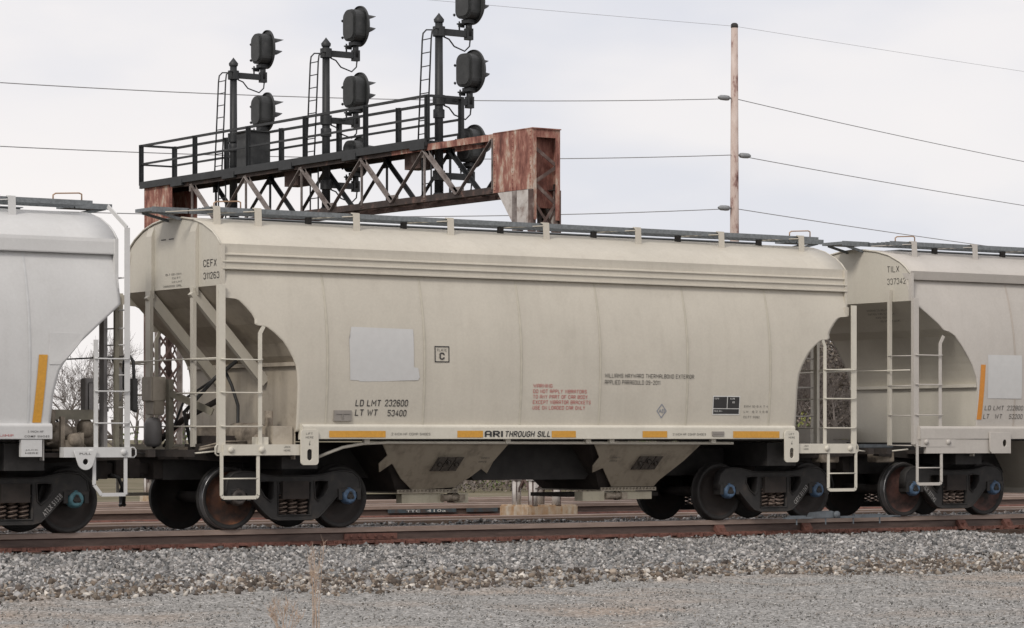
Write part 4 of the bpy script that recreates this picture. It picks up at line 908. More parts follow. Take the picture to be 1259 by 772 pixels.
mb = MB(); quads(mb, sf, [(-2.41, -2.15, 2.675, 2.69), (-2.41, -2.15, 2.45, 2.465), (-2.41, -2.395, 2.465, 2.675), (-2.165, -2.15, 2.465, 2.675)])
put_stencil(mb, 'PLATE', (-2.365, -2.195, 2.61, 2.65), sf, .7); put_stencil(mb, 'C', (-2.325, -2.235, 2.49, 2.595), sf, 1.3); mb.build('plate_marking', M['ink'], main, fix=False)
wl = ['WARNING', 'DO NOT APPLY VIBRATORS', 'TO ANY PART OF CAR BODY', 'EXCEPT VIBRATOR BRACKETS', 'USE ON LOADED CAR ONLY']; ww = [.35, 1.0, 1.02, 1.08, .98]
letters(main, 'warning_lettering', M['ink_red'], [(s, (-.62, -.62+x*1.0, 2.09-.083*i, 2.15-.083*i), .004) for i, (s, x) in enumerate(zip(wl, ww))], sf)
letters(main, 'paint_lettering', M['ink'], [('WILLIAMS HAYWARD THERMALBOND EXTERIOR', (.72, 2.46, 2.255, 2.325), .0), ('APPLIED PARAGOULD 09-2011', (.72, 1.79, 2.155, 2.225), .0)], sf)
mb = MB()
for s_ in (1.0,):
    cxd, czd, rx, rz = 1.84, 1.75, .10, .115
    o_ = [(cxd, czd+rz), (cxd+rx, czd), (cxd, czd-rz), (cxd-rx, czd)]; i_ = [(cxd+(a-cxd)*.82, czd+(b-czd)*.82) for a, b in o_]
    mb.add([sf(a, b) for a, b in o_+i_], [(k, (k+1) % 4, 4+(k+1) % 4, 4+k) for k in range(4)]); put_text(mb, 'AEI', (cxd-.055, cxd+.055, czd-.03, czd+.03), sf, .01)
mb.build('diamond_marking', M['ink_blue'], main, fix=False)
sf2 = side_f(.0095)
mb = MB(); quads(mb, sf, [(2.85, 3.40, 1.695, 1.995)]); mb.cur = 1; quads(mb, sf2, [(2.865, 3.135, 1.80, 1.98), (3.15, 3.385, 1.80, 1.98), (2.865, 3.385, 1.71, 1.787)]); mb.cur = 0
sf3 = side_f(.0115)
put_text(mb, 'COTS', (2.88, 2.97, 1.94, 1.965), sf3, .01); put_text(mb, 'LUB', (3.2, 3.29, 1.94, 1.965), sf3, .01); put_text(mb, 'AB', (3.24, 3.29, 1.88, 1.91), sf3, .01); put_text(mb, 'PGLD 2011', (2.88, 3.04, 1.74, 1.765), sf3, .01)
mb.build('consolidated_stencil', [M['ink_white'], M['ink']], main, fix=False)
letters(main, 'dimension_lettering', M['ink_soft'], [('EXW 10 8 X 7 4', (3.49, 3.98, 1.815, 1.85), .008), ('LW   8 2 4 6 8', (3.49, 3.98, 1.73, 1.765), .008), ('CU FT 3282', (3.49, 3.82, 1.645, 1.68), .008)], sf)
# stand-in grey square where a logo is blanked out, not car paint (irregular lower edge)
mb = MB(); f = side_f(.006)
vs = []; top = [(-3.85, 2.94), (-3.4, 2.945), (-2.95, 2.935), (-2.775, 2.93)]; 
outl = [(-3.87, 2.17), (-3.72, 2.165), (-3.71, 2.15), (-3.35, 2.155), (-3.0, 2.17), (-2.70, 2.18), (-2.67, 2.22), (-2.70, 2.36), (-2.775, 2.37), (-2.775, 2.93), (-3.84, 2.945), (-3.84, 2.80), (-3.885, 2.77), (-3.885, 2.68), (-3.865, 2.66)]
bm = bmesh.new(); bv = [bm.verts.new((a, 0, b)) for a, b in outl]; bm.faces.new(bv); bmesh.ops.triangulate(bm, faces=bm.faces)
for k in range(3): bmesh.ops.subdivide_edges(bm, edges=[e for e in bm.edges if e.calc_length() > .12], cuts=1); bmesh.ops.triangulate(bm, faces=bm.faces)
bm.verts.index_update(); mb.add([f(v.co.x, v.co.z) for v in bm.verts], [[v.index for v in fa.verts] for fa in bm.faces]); bm.free()
tag(mb.build('blank_patch', M['patch'], main, fix=False), 'flat grey square blanking out a logo on the side')
mb = MB(); [(mb.nxt(), quads(mb, sillf, [r_])) for r_ in [(-4.24, -3.28, 1.335, 1.43), (-2.02, -1.56, 1.335, 1.435), (-.30, .15, 1.335, 1.435), (1.43, 1.91, 1.335, 1.435), (3.23, 4.18, 1.33, 1.435)]]; mb.build('reflective_strip', M['orange'], main, fix=False)
letters(main, 'sill_lettering', M['ink'], [('THROUGH SILL', (-1.15, -.33, 1.343, 1.432), .0, .22)], sillf)
mb = MB(); put_stencil(mb, 'ARI', (-1.53, -1.20, 1.34, 1.436), sillf, 1.45); mb.build('sill_lettering', M['ink'], main, fix=False)
letters(main, 'sill_note', M['ink_soft'], [('2 INCH HF COMP SHOES', (-3.18, -2.5, 1.365, 1.405), .006), ('2 INCH HF COMP SHOES', (2.02, 2.68, 1.365, 1.405), .006)], sillf)
mb = MB(); f = side_f(.0)
for (a0, a1, b0, b1) in ((-4.15, -3.85, 1.57, 1.73),):
    mb.box(a0+.10, a1+.10, -(YB-.02), -(YB-.08), b0, b1); mb.box(a0+.13, a1+.07, -(YB-.01), -(YB-.02), b1-.06, b1-.045); mb.box(a0+.23, a0+.25, -(YB-.01), -(YB-.02), b0+.03, b1-.06)
mb.build('card_holder', M['card'], main, bev=.004)
mb = MB(); mb.box(2.88, 3.12, -(YB+.035), -(YB+.024), 1.36, 1.43); mb.box(2.90, 3.10, -(YB+.04), -(YB+.035), 1.39, 1.40); mb.build('routing_board', M['card'], main)
for lx in (-4.50, 4.50):
    fl = lambda a, b: (a, -(YB+.0535), b)
    items = [('LIFT', (lx-.065, lx+.045, 1.375, 1.405), .012), ('HERE', (lx-.07, lx+.06, 1.32, 1.35), .012)]
    mb = MB(); [(mb.nxt(), put_stencil(mb, t_, bx, fl, .9)) for t_, bx, k in items]; mb.nxt()
    mb.add([fl(lx-.012, 1.24), fl(lx+.0, 1.285), fl(lx+.006, 1.285), fl(lx-.002, 1.24), fl(lx-.02, 1.24), fl(lx+.012, 1.24), fl(lx-.003, 1.215)], [(0, 1, 2, 3), (4, 5, 6)])
    mb.build('lift_lettering', M['ink_soft'], main, fix=False)
fb = lambda a, b: (a+.08, -(YB+.0165), b)
letters(main, 'jack_lettering', M['ink_soft'], [('JACK', (-4.99, -4.88, 1.185, 1.212), .012), ('HERE', (-4.99, -4.88, 1.135, 1.162), .012), ('JACK', (4.70, 4.80, 1.185, 1.212), .012), ('HERE', (4.70, 4.80, 1.135, 1.162), .012)], fb)
fe = lambda u, b: (-(5.83-.008)-.0045, -u+.11, b)          # left end, u to the right as seen
letters(main, 'reporting_marks', M['ink'], [('CEFX', (1.03, 1.42, 3.775, 3.88)), ('311263', (1.03, 1.50, 3.60, 3.70))], fe)
letters(main, 'end_lettering', M['ink_soft'], [('BLT 09-2011', (-.12, .36, 3.70, 3.73), .008), ('CU FT', (.08, .34, 3.645, 3.672), .008), ('LD LMT', (.08, .38, 3.59, 3.617), .008), ('286000 GRL', (-.2, .38, 3.53, 3.56), .008)], fe)
mb = MB()
for u in (-.26, -.02): quads(mb, fe, [(u, u+.15, 4.225, 4.24)])
mb.build('end_slot', M['ink'], main, fix=False)
fbay = lambda a, b: (a, -(1.45-(1.25-b)*.8+.004), b)
for x0 in (-1.28, 1.18):
    letters(main, 'bay_lettering', M['ink_soft'], [('OPEN', (x0+.02, x0+.17, 1.01, 1.035), .008), ('GATE', (x0, x0+.15, .955, .98), .008)], fbay)
# right hand car
ct = 13.02; ft = lambda a, b: (a-ct, -(yside(b)+.0075), b); ftp = lambda a, b: (a-ct, -(yside(b)+.006), b)
fte = lambda u, b: (-(5.85-.008)-.0045, -u+.13, b)
letters(tilx, 'reporting_marks', M['ink'], [('TILX', (1.0, 1.30, 4.115, 4.22), .0), ('337342', (1.0, 1.46, 3.91, 4.015), .0)], fte)
letters(tilx, 'lettering', M['ink'], [('LD LMT', (8.72, 9.17, 1.80, 1.88), .0, .15), ('232800', (9.24, 9.62, 1.80, 1.88), .0, .15), ('LT', (8.70, 8.84, 1.655, 1.735), 0, .15), ('WT', (8.98, 9.14, 1.655, 1.735), 0, .15), ('53200', (9.30, 9.62, 1.655, 1.735), .0, .15)], ft)
mb = MB(); gridquad(mb, ftp, 8.78, 9.57, 2.0, 2.74); tag(mb.build('blank_patch', M['patch'], tilx, fix=False), 'flat grey rectangle blanking out a marking on the side')  # stand-in block over a blanked-out marking, not real paint
mb = MB()
for j in range(10): b0, b1 = 1.64+.093*j, 1.733+.093*j; o0, o1 = .006*j, .006*(j+1); mb.add([ft(8.55+o0, b0), ft(8.66+o0, b0), ft(8.66+o1, b1), ft(8.55+o1, b1)], [(0, 1, 2, 3)])
mb.build('reflective_strip', M['orange_red'], tilx, fix=False)
# small lines of warning text on the dark slope sheet
xe_, xb_ = -(5.85-.008), -4.46; sl = (2.24-3.62)/(xb_-xe_)
def fsl(u, s_): x = xe_+s_; return (x-.012, -u+.12, 3.62+sl*s_-.012)
letters(tilx, 'slope_lettering', M['ink'], [('WARNING DO NOT ENTER', (.35, .98, -.0+.10-.0, .13), .0), ('UNLESS CAR IS EMPTY', (.32, .98, .16, .19), .0), ('AND VENTED', (.45, .85, .22, .25), .0), ('SEE INSTRUCTIONS', (.5, 1.0, .28, .31), .0)], fsl)
# white car
cw = -13.40; fw = lambda a, b: (a-cw, -(yside(b)+.0075), b); fws = lambda a, b: (a-cw, -(YB+.0255), b)
mb = MB()
for j in range(10): b0, b1 = 1.535+.0925*j, 1.6275+.0925*j; o0, o1 = .0075*j, .0075*(j+1); mb.add([fw(-8.89+o0, b0), fw(-8.76+o0, b0), fw(-8.76+o1, b1), fw(-8.89+o1, b1)], [(0, 1, 2, 3)])
mb.build('reflective_strip', M['orange'], white, fix=False)
letters(white, 'sill_note', M['ink_soft'], [('2 INCH HF', (-8.99, -8.76, 1.40, 1.428), .008), ('COMP SHOES', (-9.04, -8.67, 1.335, 1.363), .008)], fws)
letters(white, 'sill_warning', M['ink_red'], [('NO HUMP', (-9.7, -9.2, 1.345, 1.375), .0)], fws)
fwj = lambda a, b: (a-cw, -(YB+.0085), b)
letters(white, 'jack_lettering', M['ink_soft'], [('JACK', (-9.02, -8.83, 1.15, 1.172), .01), ('HERE', (-9.02, -8.83, 1.11, 1.132), .01)], fwj)
letters(white, 'lug_lettering', M['ink_soft'], [('PULL', (-8.235, -8.06, 1.095, 1.125), .012)], lambda a, b: (a-cw, -(YB+.0595), b))
# raised access panel on the white side
mb = MB(); pa = [(-8.66, 2.33), (-8.50, 2.33), (-8.40, 2.42), (-8.22, 2.62), (-8.14, 2.72), (-8.14, 2.76), (-8.66, 2.76)]
mb.prism(pa, lambda a, b, d: (a-cw, -(yside(b)+.001+d), b), .006); mb.build('side_patch', M['white'], white)

# ------------------------------------------------------------------ signal bridge
BX0, BX1, BY0, BY1, ZB, ZT = 6.67, 7.32, 8.86, 25.1, 6.19, 7.36
br = empty('signal_bridge', (6.99, 9.2, 0)); tag(br, 'rusty steel signal bridge with a railed walkway, spanning the tracks behind the train', 'signal bridge')
brp = Vector(br.location)
def bbuild(mb, name, mat):
    mb.v = [tuple(Vector(p)-brp) for p in mb.v]; return mb.build(name, mat, br)
mbk = MB()
tops = [10.25, 12.74, 15.2, 17.72, 20.2, 22.75, 23.73]; bots = [11.5, 13.97, 16.46, 18.95, 21.5]
mb = MB()
for x in (BX0, BX1):
    s_ = 1 if x == BX0 else -1
    for z in (ZB, ZT):
        for (ya, yb, tgt) in ((BY0+.02, 14.0, mb if z == ZT else mbk), (14.0, BY1, mbk)):
            tgt.nxt(); tgt.beam((x, ya, z-.06 if z == ZT else z+.06), (x, yb, z-.06 if z == ZT else z+.06), .014, .13); tgt.beam((x+s_*.06, ya, z), (x+s_*.06, yb, z), .13, .014)
mbc = MB()
for k, y in enumerate(tops+bots):
    mbc.nxt(); mbc.beam((BX0, y, ZB+.05), (BX1, y, ZB+.05), .05, .05); mbc.nxt(); mbc.beam((BX0, y, ZT-.05), (BX1, y, ZT-.05), .05, .05)
bbuild(mb, 'chord', M['rust_steel']); bbuild(mbk, 'chord', M['black_rust']); bbuild(mbc, 'cross_strut', M['black_rust'])
mb = MB(); mb2 = MB()
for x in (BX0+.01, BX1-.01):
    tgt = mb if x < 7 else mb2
    for i, b_ in enumerate(bots):
        tgt.nxt(); tgt.angle((x, tops[i], ZT-.08), (x, b_, ZB+.08), .075, .016, (1, 0, 0)); tgt.nxt(); tgt.angle((x, b_, ZB+.08), (x, tops[i+1], ZT-.08), .075, .016, (1, 0, 0))
    for y in tops[:-1]: tgt.nxt(); tgt.angle((x, y, ZT-.08), (x, y, ZB+.08), .05, .012, (1, 0, 0))
    for y in tops[:-1]: tgt.nxt(); tgt.box(x-.008, x+.008, y-.16, y+.16, ZT-.26, ZT-.05)
    for y in bots: tgt.nxt(); tgt.box(x-.008, x+.008, y-.2, y+.2, ZB+.04, ZB+.22)
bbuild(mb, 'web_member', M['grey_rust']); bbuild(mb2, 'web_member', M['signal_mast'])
mb = MB()
for i in range(len(tops)-1):
    mb.nxt(); mb.beam((BX0, tops[i], ZB+.03), (BX1, tops[i+1], ZB+.03), .06, .012); mb.nxt(); mb.beam((BX1, tops[i], ZB+.045), (BX0, tops[i+1], ZB+.045), .06, .012)
mb.nxt(); mb.beam((BX0+.2, 10.4, ZB-.06), (BX0+.2, 20, ZB-.06), .06, .09); mb.nxt(); mb.beam((BX1-.1, 10.4, ZB-.04), (BX1-.1, 22, ZB-.04), .05, .05)
for y in (12.2, 14.6, 17.3, 19.8): mb.nxt(); mb.box(BX0+.1, BX1-.05, y-.35, y+.45, ZB+.06, ZB+.10)
for y in (13.6, 18.6): mb.nxt(); mb.box(BX0+.25, BX0+.6, y-.3, y+.3, ZT-.42, ZT-.1)
bbuild(mb, 'lateral_bracing', M['dark_rust'])
def tower(ya, yb, sgn):
    """ya = outer face (end of bridge), yb = inner face of the plated box, column between ya and ya+sgn*.66"""
    yc = ya+sgn*.66
    pm = MB()
    for x in (BX0-.012, BX1+.004): pm.box(x, x+.008, *sorted((ya, yb)), ZB, ZT+.0)
    pm.box(BX0+.01, BX1-.01, *sorted((ya+sgn*.22, ya+sgn*.23)), ZB-.35, ZT);
    for x in (BX0+.045, BX1-.045): pm.box(x-.05, x+.05, *sorted((ya, ya+sgn*.012)), ZB-.6, ZT)
    pm.box(BX0+.1, BX1-.1, *sorted((ya, ya+sgn*.012)), ZT-.16, ZT); pm.box(BX0-.02, BX1+.02, *sorted((ya-sgn*.03, yb)), ZT+.002, ZT+.022)
    for yy in (ya+sgn*.05, ya+sgn*.66, yb-sgn*.05):
        for k in range(14):
            z = ZB+.06+k*.082; pm.lathe([(.016, 0), (.012, -.012), (0, -.014)], (BX0-.012, yy, z), 'x', 6)
    for x, d in ((BX0, .012), (BX1, -.012)):
        pass
    bbuild(pm, 'plated_end', M['rust_steel'])
    gm = MB()
    for x in (BX0-.006, BX1-.002): gm.nxt(); gm.prism([(ya, ZB-.002), (yb-sgn*.15, ZB-.002), (yc+sgn*.0, ZB-.66), (ya, ZB-.66)], lambda a, b, d: (x+d, a, b), .008)
    bbuild(gm, 'gusset', M['pale_steel'])
    for x in (BX0+.05, BX1-.05):
        for yy in (ya+sgn*.05, yc-sgn*.05):
            lm = MB(); lm.box(x-.06, x+.06, yy-.008, yy+.008, 0, ZB-.01); lm.box(*sorted((x-(.055 if x < 7 else -.055)-.007, x-(.055 if x < 7 else -.055)+.007)), yy-.08, yy+.08, 0, ZB-.01); lm.box(x-.06, x+.06, yy-.07, yy+.07, 0, .03)
            bbuild(lm, 'leg', M['dark_rust'] if yy == ya+sgn*.05 else M['grey_rust'])
    xm = MB(); z = .2
    while z < ZB-.8:
        z1 = z+.72
        for x in (BX0+.02, BX1-.02):
            xm.beam((x, ya+sgn*.05, z), (x, yc-sgn*.05, z1), .055, .01, (1, 0, 0)); xm.beam((x+.014, yc-sgn*.05, z), (x+.014, ya+sgn*.05, z1), .055, .01, (1, 0, 0))
        for yy in (ya+sgn*.02, yc-sgn*.02):
            xm.beam((BX0+.05, yy, z), (BX1-.05, yy, z1), .055, .01, (0, 1, 0)); xm.beam((BX1-.05, yy+.014, z), (BX0+.05, yy+.014, z1), .055, .01, (0, 1, 0))
        z = z1
    xm.beam((BX0+.08, ya+sgn*.02, ZB+.80), (BX1-.08, ya+sgn*.02, ZB+.48), .07, .012, (0, 1, 0)); xm.beam((BX0+.08, ya+sgn*.02, ZB+.14), (BX1-.08, ya+sgn*.02, ZB+.44), .07, .012, (0, 1, 0)); xm.beam((BX0+.08, ya+sgn*.02, ZB+.10), (BX1-.08, ya+sgn*.02, ZB-.28), .07, .012, (0, 1, 0))
    bbuild(xm, 'tower_lacing', M['dark_rust'])
    # pale base shoes and concrete footing
    sm_ = MB()
    for x in (BX0+.05, BX1-.05):
        for yy in (ya+sgn*.05, yc-sgn*.05): sm_.nxt(); sm_.tube([(x, yy, .01), (x, yy, .50)], .085, 12); sm_.box(x-.1, x+.1, yy-.1, yy+.1, .50, .52)
    bbuild(sm_, 'base_shoe', M['pale_steel'])
    fm = MB(); fm.box(BX0-.12, BX1+.42, *sorted((ya-sgn*.05, yc+sgn*.32)), -.5, .02); fm.v = [tuple(Vector(p)-brp) for p in fm.v]
    fm.build('footing', M['concrete'], br, bev=.03)
tower(BY0, 10.21, 1); tower(BY1+.05, 23.73, -1)
# walkway deck and railings
mb = MB(); WX0, WX1, WY0, WY1 = 6.62, 7.52, 12.60, 25.27
mb.beam((WX0, WY0, 7.40), (WX0, WY1, 7.40), .06, .16); mb.beam((WX1, WY0, 7.42), (WX1, WY1, 7.42), .06, .10)
for k in range(9): x = WX0+.05+k*.1; mb.beam((x, WY0, 7.43), (x, WY1, 7.43), .06, .03)
for k in range(14): y = WY0+.05+k*.96; mb.box(WX0, WX1, y-.04, y+.04, 7.37, 7.41)
bbuild(mb, 'walkway', M['signal_mast'])
mb = MB()
for y in (12.9, 15.6, 18.3, 20.9, 23.4): mb.nxt(); mb.box(WX0-.04, WX0+.12, y-.28, y+.28, 7.26, 7.40)
bbuild(mb, 'deck_bracket', M['signal_mast'])
for x, ys_ in ((WX0+.05, [12.60, 15.0, 17.52, 20.05, 22.57, 25.27]), (WX1-.02, [12.60, 15.02, 17.47, 20.0, 22.56, 25.15])):
    rm = MB()
    for y in ys_: rm.angle((x, y, 7.40), (x, y, 8.38), .075, .012, (1, 0, 0)); rm.box(x-.035, x+.035, y-.035, y+.035, 7.44, 8.38) if x > 7 else rm.box(x-.03, x+.03, y-.02, y+.02, 7.44, 8.38)
    for z in ((8.36, 7.92) if x < 7 else (8.34, 7.92, 7.62)): rm.beam((x, ys_[0], z), (x, ys_[-1], z), .045, .055 if z > 8 else .045)
    bbuild(rm, 'railing', M['signal_mast'])
rm = MB(); rm.beam((WX0, 25.27, 8.36), (WX1, 25.27, 8.36), .05, .05); rm.nxt(); rm.beam((WX0, 25.27, 7.9), (WX1, 25.27, 7.9), .04, .04); rm.nxt(); rm.beam((WX0+.1, 12.6, 8.36), (WX1, 12.6, 8.36), .05, .05); bbuild(rm, 'end_rail', M['signal_mast'])

# ------------------------------------------------------------------ signal masts on the bridge
def signal_head(parent, x, y, z, rot=.4):
    """oval target board facing +X with a rounded equipment case on its back (-X), turned by rot about the vertical"""
    def fin(mb):
        c_, s_ = math.cos(rot), math.sin(rot)
        mb.v = [(x+a*c_-b*s_, y+a*s_+b*c_, z+d) for a, b, d in mb.v]; return mb
    n = 36; mb = MB()
    ring = [(.35*math.cos(2*math.pi*k/n), .455*math.sin(2*math.pi*k/n)) for k in range(n)]
    mb.prism(ring, lambda a, b, d: (.10+d, a, b), .012)
    ring2 = [(a*1.0, b*1.0) for a, b in ring]
    mb.add([(.10, a, b) for a, b in ring]+[(.06, a*.985, b*.985) for a, b in ring], [(k, (k+1) % n, n+(k+1) % n, n+k) for k in range(n)])
    hd = fin(mb).build('signal_head', M['signal'], parent)
    cb = MB(); cb.prism(rrect(-.235, .235, -.35, .35, .17), lambda a, b, d: (-.20+d, a, b), .30); cb.prism(rrect(-.20, .20, -.315, .315, .15), lambda a, b, d: (-.235+d, a, b), .04)
    for zz_ in (-.25, .12): cb.box(-.22, -.14, .25, .285, zz_-.03, zz_+.03)
    fin(cb).build('case', M['signal'], hd, bev=.02)
    hb = MB()
    for (dy, dz, ln) in ((0, .19, .43), (-.15, -.10, .30), (.15, -.10, .30)):
        hb.nxt(); vs = []
        for i, t_ in enumerate(np.linspace(-.3, math.pi+.3, 12)):
            a, b_ = .10*math.cos(t_), .10*math.sin(t_); vs += [(.112, dy+a, dz+b_), (.112+ln*(.25+.75*max(0, math.sin(i/11*math.pi))), dy+a*.92, dz+b_*.92-.02)]
        hb.add(vs, [(2*i, 2*i+1, 2*i+3, 2*i+2) for i in range(11)])
    b0 = hb.cuts; fin(hb); hb.build('hood', M['signal'], hd, fix=False)
    bb = MB(); bb.tube([(-.02, 0, -.34), (-.02, 0, -.70)], .07, 10); bb.box(-.14, .08, -.1, .1, -.44, -.36); bb.box(-.22, -.06, .08, .12, -.52, -.44); bb.box(-.24, -.04, .04, .14, -.47, -.44)
    bb.tube([(-.2, .1, -.40), (-.2, .1, -.58)], .018, 6)
    fin(bb).build('bracket', M['signal_mast'], hd)
    return hd
def mast(y, heads, label, rot=.4):
    ms = empty('signal_mast', (7.12, y, ZB)); tag(ms, label, 'signal mast', 'signal masts on the signal bridge')
    zz = lambda z: z-ZB
    mb = MB(); mb.tube([(0, 0, zz(6.25)), (0, 0, zz(9.95))], [.095, .08], 12); mb.lathe([(.10, zz(9.93)), (.11, zz(9.99)), (.07, zz(10.04)), (.03, zz(10.09)), (.0, zz(10.13))], (0, 0, 0), 'z', 12)
    mb.lathe([(.15, zz(6.28)), (.15, zz(6.34)), (.1, zz(6.4))], (0, 0, 0), 'z', 12)
    mb.lathe([(.12, zz(7.95)), (.12, zz(8.12)), (.09, zz(8.14))], (0, 0, 0), 'z', 12)
    mb.build('pole', M['signal_mast'], ms)
    for hz, dx in heads:
        hd = signal_head(ms, dx, 0, zz(hz), rot)
        ab = MB(); az = zz(hz)-.66; ab.beam((0, 0, az), (dx+.06, 0, az), .09, .13); ab.lathe([(.13, az-.1), (.13, az+.1)], (0, 0, 0), 'z', 12); ab.box(dx-.1, dx+.06, -.06, .06, az-.12, az+.12)
        ab.tube([(.12, 0, az-.1), (.25, 0, az-.14), (.38, 0, az-.28), (dx-.12, 0, az-.36), (dx, 0, az-.25), (dx+.03, 0, az)], .016, 6)
        ab.build('arm', M['signal_mast'], ms)
    lb = MB(); lx = -.30
    for dy in (-.17, .17):
        top = [(lx-.10, dy, zz(7.45)), (lx, dy, zz(9.55)), (lx+.02, dy, zz(9.7)), (lx+.10, dy, zz(9.78)), (-.05, dy*.5, zz(9.78))]
        lb.tube(top, .017, 6)
    for k in range(8): z = 7.6+k*.28; u = lx-.1+.1*(z-7.45)/2.1; lb.tube([(u, -.17, zz(z)), (u, .17, zz(z))], .012, 5)
    lo = lb.build('ladder', M['signal_mast'], ms)
    lb = MB()
    for dy in (-.17, .17): lb.tube([(lx, dy, zz(6.2)), (lx, dy, zz(7.4))], .017, 6)
    for k in range(4): lb.tube([(lx, -.17, zz(6.3+k*.28)), (lx, .17, zz(6.3+k*.28))], .012, 5)
    lb.build('lower_ladder', M['signal_mast'], ms)
    return ms
mast(21.59, [(10.38, .80), (8.93, .80)], 'farthest signal mast on the bridge, beside a dark equipment cabinet', .02)
mast(17.43, [(10.44, .78), (8.97, .78), (7.55, .78)], 'middle signal mast on the bridge, its lowest head half hidden by the truss', .10)
mast(12.89, [(10.40, .76), (8.98, .78), (7.42, .80)], 'nearest signal mast, at the right end of the railed walkway', .22)
cb = empty('relay_cabinet', (7.15, 20.70, 7.45)); tag(cb, 'dark grey relay cabinet standing on the bridge walkway', 'cabinet')
mb = MB(); mb.box(-.27, .27, -.31, .31, .02, .86); mb.build('cabinet_body', M['signal'], cb, bev=.02)
mb = MB(); mb.box(-.29, -.272, -.27, .27, .08, .80); mb.box(-.31, -.29, -.22, -.19, .4, .52); mb.build('door', M['signal'], cb)
mb = MB(); mb.box(-.31, .31, -.35, .35, .86, .89); mb.build('lid', M['signal'], cb)

# ------------------------------------------------------------------ pole and wires
px_, py_ = 27.1, 28.0
tp = empty('utility_pole', (px_, py_, -.4)); tag(tp, 'tall rusty pinkish steel utility pole with a black cap', 'utility pole')
mb = MB(); mb.tube([(0, 0, 0), (0, 0, 7), (0, 0, 13.55)], [.155, .132, .098], 16); mb.build('shaft', M['pole'], tp)
mb = MB(); mb.lathe([(.10, 13.52), (.108, 13.54), (.105, 13.62), (.06, 13.66), (0, 13.67)], (0, 0, 0), 'z', 14); mb.build('cap', M['black'], tp)
W = Vector((-1, 0, 0)); 
for dz, side in ((11.09, -1), (9.47, 1), (7.93, -1)):
    mb = MB(); mb.tube([(side*.13, 0, dz+.4), (side*.28, 0, dz+.4)], .03, 6)
    mb.lathe([(0, 0), (.07, .02), (.08, .12), (.075, .3), (.05, .36), (.02, .4)] if side > 0 else [(0, 0), (.07, -.02), (.08, -.12), (.075, -.3), (.05, -.36), (.02, -.4)], (side*.2, 0, dz+.4), 'x', 12)
    mb.build('insulator', M['insul'], tp)
def wire(z0, sagl, sagr, r, label, dzr=0):
    pts = []
    for i in range(41): t = i/40; pts.append((px_-52*(1-t), py_, z0-4*sagl*t*(1-t)))
    dirx, diry = 17.6*3.2, 6.3*3.2
    for i in range(1, 31): t = i/30; pts.append((px_+dirx*t, py_+diry*t, z0+dzr*t-4*sagr*t*(1-t)))
    mb = MB(); mb.tube(pts, r, 5, cap=True)
    return tag(mb.build('overhead_wire', M['wire'], fix=False), label, 'wire', 'wires strung on the utility pole')
wire(13.17, .19, .12, .005, 'topmost faint thin wire fixed just under the pole cap', 2.2)
wire(11.09, 1.12, .45, .0125, 'second wire from the top, held by an insulator left of the pole')
wire(9.47, 1.05, .30, .0125, 'third wire from the top, held by an insulator right of the pole')
wire(7.93, 1.05, .30, .0125, 'lowest wire, just above the roofs of the hopper cars')

# ------------------------------------------------------------------ trees and brush beyond the tracks
def tree_mesh(seed, H, spread, levels=5, trunk_r=.17):
    rd = random.Random(seed); tk = MB(); cr_ = MB()
    def grow(p, d, ln, r, lv):
        n = 3 if lv < 3 else 2; pts = [p]; rs = [r]
        for i in range(n):
            d = (d+Vector((rd.uniform(-1, 1), rd.uniform(-1, 1), rd.uniform(-.3, .6)))*(.10 if lv == 0 else .2)).normalized()
            p = p+d*ln/n; pts.append(p); rs.append(r*(1-.45*(i+1)/n))
        (tk if lv == 0 else cr_).tube(pts, rs, 7 if lv == 0 else 4 if lv < 3 else 3, cap=False)
        if lv >= levels: return
        nb = rd.randint(3, 4) if lv < levels-1 else rd.randint(3, 5)
        for k in range(nb):
            fr = rd.uniform(.45, 1.0) if lv else rd.uniform(.4, 1.0); idx = min(n-1, int(fr*n)); q = pts[idx].lerp(pts[idx+1], fr*n-idx if fr < 1 else 1)
            a = rd.uniform(0, 2*math.pi); u = d.orthogonal().normalized(); v = d.cross(u)
            nd = (d*rd.uniform(.6, 1.1)+(u*math.cos(a)+v*math.sin(a))*rd.uniform(.5, 1.0)*spread+Vector((0, 0, .15))).normalized()
            grow(q, nd, ln*rd.uniform(.55, .8), max(.008, rs[min(n, idx+1)]*rd.uniform(.45, .65)), lv+1)
    grow(Vector((0, 0, -.2)), Vector((0, 0, 1)), H*.36, trunk_r, 0)
    return tk, cr_
protos = []
def proto_tree(seed, H, spread, levels=5, tr=.17):
    tk, c_ = tree_mesh(seed, H, spread, levels, tr)
    return tk, c_
def place_tree(pr, x, y, s, rz, label, group=None):
    if pr.get('root') is None:
        r = empty('bare_tree', (x, y, float(hgt(x, y)))); pr['tk'].build('trunk', M['bark'], r, fix=False); pr['cr'].build('crown', M['twig'], r, fix=False); pr['root'] = r
    else:
        r = copy_tree(pr['root']); r.location = (x, y, float(hgt(x, y)))
        for k in ('group',):
            if k in r: del r[k]
    r.rotation_euler = (0, 0, rz); r.scale = (s, s, s); tag(r, label, 'tree', group); return r
PR = []
for sd_, H_, sp_, lv_ in ((3, 8, .95, 5), (8, 9, .8, 5), (15, 7.5, 1.05, 5), (21, 8.5, .7, 5)):
    a, b_ = proto_tree(sd_, H_, sp_, lv_); PR.append(dict(tk=a, cr=b_, root=None))
def ray(px, d):
    k = (px-629.5)/3629; s_, c_ = math.sin(R(34.5)), math.cos(R(34.5))
    return -26.228+d*(k*c_+s_), -38.302+d*(c_-k*s_)
for i, (px, d, s) in enumerate(((98, 150, 1.12),)):
    place_tree(PR[0], *ray(px, d), s, 1.0, 'spreading bare tree seen left of the white hopper car ladder')
place_tree(PR[2], *ray(142, 170), 1.15, 2.2, 'bare tree seen between the ladder posts of the white hopper car')
